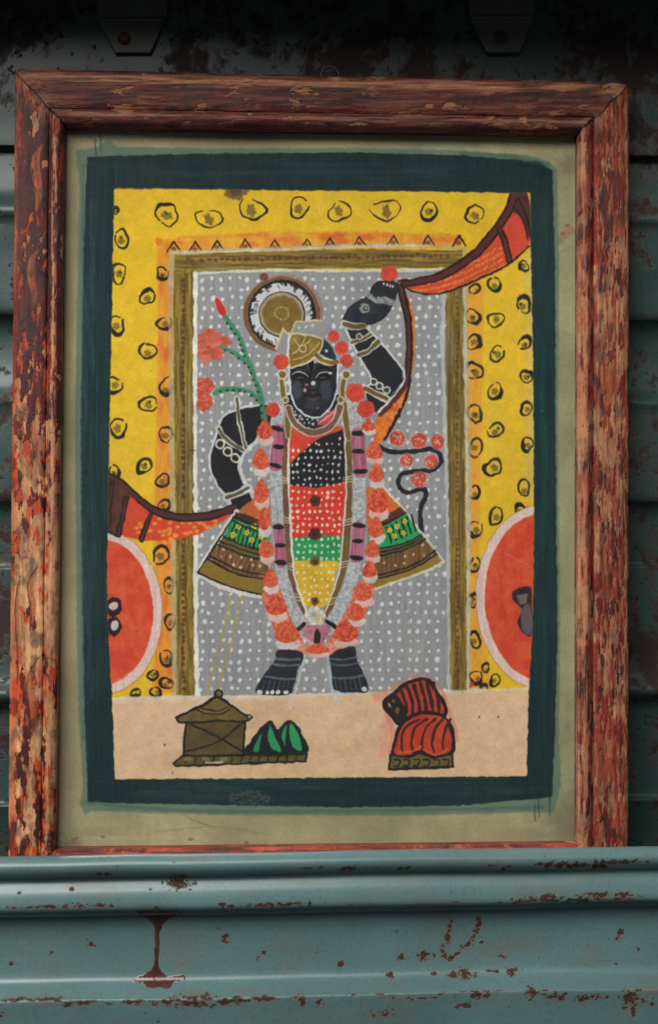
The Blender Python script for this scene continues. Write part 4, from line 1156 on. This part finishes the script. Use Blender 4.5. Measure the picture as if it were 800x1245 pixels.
def mat_wall():
    m = NT('rusted_teal_steel')
    v = m.coord(); v2 = m.coord((1, 1, .8))
    a = m.noise(13, 8, .68, v, .6); b = m.noise(75, 6, .7, v2, .3); fine = m.noise(380, 4, .65, v)
    teal = m.mix(a, srgb(38, 58, 57), srgb(52, 76, 74))
    teal = m.mix(m.math('MULTIPLY', m.ramp(fine, [(.5, (0, 0, 0)), (.75, (1, 1, 1))]), .4), teal, srgb(60, 72, 62))
    s = m.math('ADD', m.math('MULTIPLY', a, .62), m.math('MULTIPLY', b, .38))
    sz = m.n('ShaderNodeSeparateXYZ'); m.l(v, sz.inputs[0])
    s = m.math('ADD', s, m.math('MULTIPLY', m.math('MULTIPLY', m.math('SUBTRACT', sz.outputs[2], .17), 6.0, True), .035))
    spk = m.ramp(m.math('ADD', m.math('MULTIPLY', m.noise(170, 4, .6, v), .7), m.math('MULTIPLY', a, .3)), [(.56, (0, 0, 0)), (.60, (1, 1, 1))])
    mask0 = m.ramp(s, [(.505, (0, 0, 0)), (.56, (1, 1, 1))])
    mask = m.mix(1.0, mask0, spk, 'LIGHTEN')
    halo = m.ramp(s, [(.48, (0, 0, 0)), (.56, (1, 1, 1))])
    c = m.mix(m.math('MULTIPLY', halo, .5), teal, srgb(92, 66, 52))
    c = m.mix(mask, c, m.mix(fine, srgb(27, 17, 14), srgb(52, 33, 25)))
    h = m.math('ADD', m.math('MULTIPLY', mask, -.5), m.math('MULTIPLY', fine, .15))
    ro = m.math('ADD', m.math('MULTIPLY', mask, .35), .42)
    m.bsdf(c, ro, h, .6, .0008, spec=.5)
    return m.m


def mat_glass():
    m = NT('dusty_glass')
    tr = m.n('ShaderNodeBsdfTransparent'); tr.inputs[0].default_value = (.97, .98, .97, 1)
    gl = m.n('ShaderNodeBsdfGlossy'); gl.inputs['Roughness'].default_value = .06
    fr = m.n('ShaderNodeFresnel'); fr.inputs['IOR'].default_value = 1.45
    mx = m.n('ShaderNodeMixShader')
    m.l(fr.outputs[0], mx.inputs[0]); m.l(tr.outputs[0], mx.inputs[1]); m.l(gl.outputs[0], mx.inputs[2])
    df = m.n('ShaderNodeBsdfDiffuse'); df.inputs[0].default_value = (.42, .41, .38, 1)
    v = m.coord()
    sp = m.ramp(m.noise(1100, 2, .5, v), [(.74, (0, 0, 0)), (.80, (1, 1, 1))])
    film = m.math('MULTIPLY', m.ramp(m.noise(20, 6, .65, v, .5), [(.35, (0, 0, 0)), (.75, (1, 1, 1))]), 0.026)
    f = m.math('ADD', m.math('MULTIPLY', sp, .35), m.math('ADD', film, .010), True)
    m2 = m.n('ShaderNodeMixShader'); m.l(f, m2.inputs[0]); m.l(mx.outputs[0], m2.inputs[1]); m.l(df.outputs[0], m2.inputs[2])
    m.l(m2.outputs[0], m.out.inputs['Surface'])
    return m.m


def mat_simple(name, c1, c2, rough, scale=200, metallic=0.0):
    m = NT(name)
    n = m.noise(scale, 5, .65, m.coord())
    m.bsdf(m.mix(n, c1, c2), rough, n, .5, .0005, metallic=metallic)
    return m.m


M_PIC = mat_picture(); M_FRAME = mat_frame(); M_SHELF = mat_shelf('chipped_teal_paint'); M_SHELF2 = mat_shelf('teal_paint', False)
M_WALL = mat_wall(); M_GLASS = mat_glass()
# plain teal variant needs its own surface
mm_ = NT('plain_teal_paint'); nn_ = mm_.noise(30, 6, .6, mm_.coord())
mm_.bsdf(mm_.mix(nn_, srgb(84, 114, 110), srgb(100, 132, 128)), .45, nn_, .3, .0006); M_PLAIN = mm_.m
bpy.data.materials.remove(M_SHELF2)
M_WIRE = mat_simple('rusty_wire', srgb(58, 34, 28), srgb(110, 70, 50), .6, 400, .4)
M_BOARD = mat_simple('backing_board', srgb(110, 84, 58), srgb(140, 108, 76), .85, 120)
M_STRAP = mat_simple('worn_grey_green_steel', srgb(96, 104, 88), srgb(52, 40, 32), .5, 55)
M_RIVET = mat_simple('rusty_steel', srgb(44, 26, 22), srgb(82, 50, 38), .7, 260)

# ================================================================== THE FRAMED PICTURE
pic = empty('framed_picture', on_frame(400, 1092) + NRM * -.01,
            'glazed painting of a dark garlanded figure in a worn red wooden frame', 'framed picture')

rngf = np.random.RandomState(5)
OUT = {'tl': (17, 80), 'tr': (767, 97), 'br': (766, 1085), 'bl': (8, 1095)}
INN = {'tl': (78, 151), 'tr': (704, 160), 'br': (703, 1027), 'bl': (67, 1034)}
# profile: (t across 0 outer..1 inner, height in metres above the picture plane)
RAIL = [(-.0, -.019), (.0, -.010), (.0, -.0045), (.012, -.0022), (.04, -.0008), (.09, -.0001), (.2, .0002), (.3, .0003), (.4, .0003), (.5, .0002), (.6, .0001), (.665, -.0003), (.70, -.0012), (.705, -.019)]
BEAD = [(.706, -.019), (.706, -.0016), (.725, -.0013), (.75, -.0002), (.79, .0008), (.84, .0011), (.89, .0008), (.94, -.0004), (.97, -.0018), (.985, -.0035), (.985, -.011), (.985, -.019)]


def rail(name, a, b, prof, parent, seed, n=230, chips=.00025, bevel_out=True, label=None):
    """sweep a moulding between two mitred corners a -> b"""
    from mathutils import noise as mn
    oa, ob, ia, ib = (np.array(OUT[a], float), np.array(OUT[b], float), np.array(INN[a], float), np.array(INN[b], float))
    verts, uvs, faces = [], [], []
    k = len(prof)
    for i in range(n + 1):
        s = i / n
        o = oa * (1 - s) + ob * s; q = ia * (1 - s) + ib * s
        wdir = (q - o) / np.linalg.norm(q - o)
        for j, (t, hgt) in enumerate(prof):
            p = o * (1 - t) + q * t
            c = on_frame(p[0], p[1])
            jit = mn.noise(Vector((c.x * 55, c.z * 55, seed + t * 3))) * .0005 + mn.noise(Vector((c.x * 320, c.z * 320, seed + 9))) * chips
            if i in (0, n): jit = 0
            hh = hgt + (jit if hgt > -.012 else 0)
            # ragged mitre
            v = c + NRM * hh
            if t < .05 and hgt > -.012:
                inw = on_frame(*(p + wdir * 2)) - c
                v += inw.normalized() * abs(jit) * 1.4
            # rounded outer corners
            dd = min(np.linalg.norm(o - oa), np.linalg.norm(o - ob)); r0 = 9.0
            if t < .1 and dd < r0 and bevel_out:
                inw = on_frame(*ia) - on_frame(*oa) if s < .5 else on_frame(*ib) - on_frame(*ob)
                v += inw.normalized() * (r0 - math.sqrt(r0 * r0 - (r0 - dd) ** 2)) * PX * .75 * (1 - t * 10)
            verts.append(v)
            ex = 0.0
            if t == 0.0: ex = (-.0045 - min(hgt, -.0045)) / PX
            if hgt < -.003 and t > .9: ex = -(hgt + .003) / PX * -1
            pp = p - wdir * ex if t == 0.0 else p + wdir * (ex if t > .9 else 0)
            uvs.append(((pp[0] - FX0) / (FX1 - FX0), 1 - (pp[1] - FY0) / (FY1 - FY0)))
    for i in range(n):
        for j in range(k):
            a0, a1 = i * k + j, i * k + (j + 1) % k
            faces.append((a0, a1, a1 + k, a0 + k))
    faces.append(tuple(range(k)))
    faces.append(tuple(n * k + j for j in reversed(range(k))))
    o = mesh_obj(name, verts, faces, M_FRAME, parent, uvs)
    for p in o.data.polygons:
        p.use_smooth = len(p.vertices) == 4
    o.data.set_sharp_from_angle(angle=R(50)) if hasattr(o.data, 'set_sharp_from_angle') else None
    if label: o['label'] = label
    return o


for i, (a, b, nm, lab) in enumerate((('tl', 'tr', 'top_rail', 'dark brown worn top rail of the frame'), ('bl', 'tl', 'side_rail', 'left side rail, paint flaked down to pale wood'),
                                     ('tr', 'br', 'side_rail', 'right side rail with streaky tan and maroon paint'), ('bl', 'br', 'bottom_rail', 'thin red strip of the bottom rail above the metal lip'))):
    r_ = rail(nm, a, b, RAIL, pic, i * 7.3, label=lab)
    rail('bead', a, b, BEAD, r_, i * 7.3 + 2)

# the painted sheet
GX, GY = 34, 48
vs, uv, fc = [], [], []
for j in range(GY + 1):
    for i in range(GX + 1):
        px = 66 + (710 - 66) * i / GX; py = 140 + (1046 - 140) * j / GY
        vs.append(on_frame(px, py, -.0125) + NRM * (.0003 * math.sin(i * .35) * math.sin(j * .27)))
        uv.append(((px - PIC_BOX[0]) / PIC_BOX[2], 1 - (py - PIC_BOX[1]) / PIC_BOX[3]))
for j in range(GY):
    for i in range(GX):
        a = j * (GX + 1) + i
        fc.append((a, a + 1, a + GX + 2, a + GX + 1))
ps = mesh_obj('painting', vs, fc, M_PIC, pic, uv, True)
ps['label'] = 'painted sheet with dark teal border, yellow surround and garlanded figure'


def slab(name, x0, y0, x1, y1, h0, h1, mat, parent):
    v = [on_frame(x, y) + NRM * h for h in (h0, h1) for x, y in ((x0, y0), (x1, y0), (x1, y1), (x0, y1))]
    return mesh_obj(name, v, [(0, 1, 2, 3), (4, 5, 6, 7), (0, 1, 5, 4), (1, 2, 6, 5), (2, 3, 7, 6), (3, 0, 4, 7)], mat, parent)


gq = mesh_obj('glass_pane', [on_frame(x, y, -.0112) for x, y in ((69, 142), (709, 150), (710, 1040), (60, 1044))], [(0, 1, 2, 3)], M_GLASS, pic)
slab('backing_board', 64, 144, 712, 1050, -.0165, -.0135, M_BOARD, pic)

# hanging ring behind the top rail
def torus(c, nrm_, r, tr, name, mat, parent, seg=40, s2=10, tilt=0.0):
    zax = nrm_.normalized(); xax = Vector((1, 0, 0)); yax = zax.cross(xax).normalized()
    v, f = [], []
    for i in range(seg):
        a = i * 2 * math.pi / seg
        rad = xax * math.cos(a) + yax * math.sin(a)
        for j in range(s2):
            b = j * 2 * math.pi / s2
            v.append(c + rad * (r + tr * math.cos(b)) + zax * tr * math.sin(b))
    for i in range(seg):
        for j in range(s2):
            f.append((i * s2 + j, i * s2 + (j + 1) % s2, ((i + 1) % seg) * s2 + (j + 1) % s2, ((i + 1) % seg) * s2 + j))
    return mesh_obj(name, v, f, mat, parent, None, True)


torus(on_frame(403, 80) + NRM * -.016, NRM, .0056, .0009, 'hanging_ring', M_WIRE, pic)

# ================================================================== METAL SHELF
shelf = empty('metal_shelf', (0, 0, -.30), 'chipped teal steel shelf with rolled front lip, below and in front of the frame', 'metal shelf')
XL, XR = -.46, .50
NX = 96


def sweep(name, prof, mat, parent, uvy=None, n=NX, wob=.00035, closed=False, seed=0, thick=None):
    """prof: list of (Y, Z); swept along X"""
    from mathutils import noise as mn
    k = len(prof); v, uv, f = [], [], []
    for i in range(n + 1):
        x = XL + (XR - XL) * i / n
        for j, (y, z) in enumerate(prof):
            dz = mn.noise(Vector((x * 9, z * 30, seed))) * wob * 3 + mn.noise(Vector((x * 40, z * 90, seed + 4))) * wob * .7
            dy = mn.noise(Vector((x * 8, z * 25, seed + 11))) * wob * 3 + mn.noise(Vector((x * 45, z * 60, seed + 14))) * wob * .7
            v.append((x, y + dy, z + dz))
            py = uvy[j] if uvy else 1100
            uv.append(((x / PX + CX - SX0) / (SX1 - SX0), 1 - (py - SY0) / (SY1 - SY0)))
    m = k if closed else k - 1
    for i in range(n):
        for j in range(m):
            a, b = i * k + j, i * k + (j + 1) % k
            f.append((a, b, b + k, a + k))
    return mesh_obj(name, v, f, mat, parent, uv, True)


def zrow(y, fwd):
    """height of photo row y for a surface standing fwd metres in front of the picture foot"""
    return on_y(400, y, -fwd).z


def dense(pts, step=3.0):
    q = catmull(pts, step=step)
    return q


# rolled lip: round bead, in (photo row, forward mm)
lip = [(1075, 5), (1044, 5.5), (1038, 8), (1035.5, 11), (1036, 15), (1039, 18), (1044, 20.5), (1050, 21.8), (1056, 21.0), (1060.5, 18.6), (1063.5, 14.6), (1067, 13.6), (1073, 14.8),
       (1080, 16.6), (1088, 17.9), (1096, 18.7), (1100, 18.6), (1103, 17.6), (1104.5, 14.5), (1105, 10), (1106.5, 6.4), (1110, 5)]
q = dense(lip, 1.6)
sweep('rolled_lip', [(-b / 1000, zrow(a, b / 1000)) for a, b in q], M_SHELF, shelf, [a for a, b in q], seed=1)
face = [(1110, 5), (1130, 4.2), (1160, 4.4), (1180, 5.4), (1189, 7.2), (1193.5, 9.6), (1201, 15.5), (1207, 20.5), (1210, 22.6), (1212.5, 23.4), (1218, 23.2), (1245, 21.6), (1300, 18.5), (1335, 17.5), (1420, 17), (1560, 17)]
q = dense(face, 2.2)
sweep('front_panel', [(-b / 1000, zrow(a, b / 1000)) for a, b in q], M_SHELF, shelf, [a for a, b in q], seed=1)
# channel floor the frame stands in, running back to the wall
fz = on_frame(400, 1096).z - .0012
sweep('channel_floor', [(-.005, zrow(1075, .005)), (-.005, fz + .004), (-.003, fz), (.02, fz - .0005), (.066, fz)], M_PLAIN, shelf, seed=3, wob=.00015)
# unseen shelf overhead, inferred from the shade and placed to darken the top
zt = on_y(400, -95, -.0).z
sweep('unseen_overhead_shelf', [(.060, zt), (-.108, zt), (-.112, zt + .003), (-.112, zt + .03), (-.110, zt + .032), (.060, zt + .032)], M_PLAIN, shelf, closed=True, seed=5)

# ================================================================== BACK WALL of ribbed steel
wall = empty('metal_wall', (0, .06, -.24), 'dark rusted teal steel wall with pressed horizontal ribs behind the frame', 'metal wall')


def wz(y, dep):
    return on_y(400, y, dep).z


wp = [(-300, 44), (-60, 44), (60, 44), (150, 44), (181, 44), (183, 44.6), (184, 49), (190, 50), (215, 49), (238, 46), (248, 42), (254, 39), (260, 38), (266, 39), (275, 40.5), (330, 41), (378, 41), (386, 43),
      (394, 47), (406, 50), (425, 51), (450, 50), (472, 46), (482, 41), (488, 39), (494, 40), (505, 41), (560, 41), (602, 41), (610, 43), (617, 47), (632, 50), (660, 51), (686, 51), (690, 49), (692, 48), (740, 48), (800, 48), (826, 46), (836, 41), (842, 39.5),
      (848, 41), (855, 46), (867, 50), (920, 52), (972, 52), (975, 47), (978, 46), (990, 49), (1030, 55), (1100, 60), (1160, 62)]
q = dense(wp, 4)
wpanel = sweep('ribbed_panel', [(b / 1000, wz(a, b / 1000)) for a, b in q], M_WALL, wall, seed=21, wob=.0004)


def strap(pts, crease_y, rx, ry):
    """a folded hexagonal strap plate hanging on the wall"""
    ywall = .0436
    bm = bmesh.new()
    fr = [bm.verts.new(on_y(x, y, ywall - .0035 + (0.0012 if y < crease_y else 0))) for x, y in pts]
    bk = [bm.verts.new(Vector((v.co.x, ywall + .0004, v.co.z))) for v in fr]
    bm.faces.new(fr); bm.faces.new(list(reversed(bk)))
    n = len(fr)
    for i in range(n):
        bm.faces.new((fr[i], bk[i], bk[(i + 1) % n], fr[(i + 1) % n]))
    bmesh.ops.triangulate(bm, faces=[f for f in bm.faces if len(f.verts) > 4])
    bmesh.ops.recalc_face_normals(bm, faces=bm.faces)
    me = bpy.data.meshes.new('strap_plate'); bm.to_mesh(me); bm.free()
    me.materials.append(M_STRAP)
    o = bpy.data.objects.new('strap_plate', me); COL.objects.link(o); o.parent = wall; o.matrix_parent_inverse = wall.matrix_world.inverted()
    bv = o.modifiers.new('bevel', 'BEVEL'); bv.width = .0009; bv.segments = 2; bv.limit_method = 'ANGLE'
    # pressed crease across the plate
    x0 = min(p[0] for p in pts) + 3; x1 = max(p[0] for p in pts) - 3
    c = []; f = []
    for i in range(13):
        x = x0 + (x1 - x0) * i / 12
        for j in range(7):
            a = math.pi * j / 6
            c.append(on_y(x, crease_y - 3.2 * math.cos(a), ywall - .0030 - .0014 * math.sin(a)))
    for i in range(12):
        for j in range(6):
            f.append((i * 7 + j, i * 7 + j + 1, i * 7 + j + 8, i * 7 + j + 7))
    mesh_obj('crease', c, f, M_STRAP, o, None, True)
    # rivet
    cc = on_y(rx, ry, ywall - .0034)
    v = []; ff = []
    for j in range(6):
        a = j / 5 * math.pi / 2
        for i in range(18):
            b = i * 2 * math.pi / 18
            v.append(cc + Vector((math.cos(b) * .0042 * math.cos(a), -.0022 * math.sin(a), math.sin(b) * .0042 * math.cos(a))))
    for j in range(5):
        for i in range(18):
            ff.append((j * 18 + i, j * 18 + (i + 1) % 18, (j + 1) * 18 + (i + 1) % 18, (j + 1) * 18 + i))
    mesh_obj('rivet', v, ff, M_RIVET, o, None, True)


strap([(117, -90), (203, -90), (203, 18), (198, 27), (183, 63), (140, 63), (121, 27), (117, 18)], 23, 151, 46)
strap([(570, -90), (650, -90), (650, 16), (646, 25), (632, 63), (592, 63), (573, 25), (570, 16)], 20, 609, 44)

# ================================================================== CAMERA
cam = bpy.data.cameras.new('camera'); co = bpy.data.objects.new('camera', cam); COL.objects.link(co)
co.location = CAM
co.rotation_euler = AX.to_track_quat('-Z', 'Y').to_euler()
cam.sensor_fit = 'HORIZONTAL'; cam.sensor_width = 24.0; cam.lens = FPX / 800 * 24.0
cam.clip_start = .01; cam.clip_end = 50
cam.dof.use_dof = True; cam.dof.focus_distance = DIST + .008; cam.dof.aperture_fstop = 2.7
scene.camera = co

# ================================================================== LIGHT
w = bpy.data.worlds.new('World'); scene.world = w; w.use_nodes = True
bg = w.node_tree.nodes['Background']; bg.inputs[0].default_value = (.80, .90, 1.0, 1); bg.inputs[1].default_value = .065


def area(name, loc, target, size, size_y, power, col):
    l = bpy.data.lights.new(name, 'AREA'); l.shape = 'RECTANGLE'; l.size = size; l.size_y = size_y; l.energy = power; l.color = col
    o = bpy.data.objects.new(name, l); COL.objects.link(o); o.location = loc
    o.rotation_euler = (Vector(target) - Vector(loc)).to_track_quat('-Z', 'Y').to_euler()
    return o


area('window_light', (-1.0, -1.65, 1.60), (0, 0, -.15), 2.0, 1.2, 99, (1.0, .97, .925))

scene.render.engine = 'CYCLES'
scene.cycles.max_bounces = 8; scene.cycles.transparent_max_bounces = 12
scene.cycles.use_denoising = True
scene.view_settings.view_transform = 'Standard'; scene.view_settings.look = 'None'
scene.view_settings.exposure = 0; scene.view_settings.gamma = 1
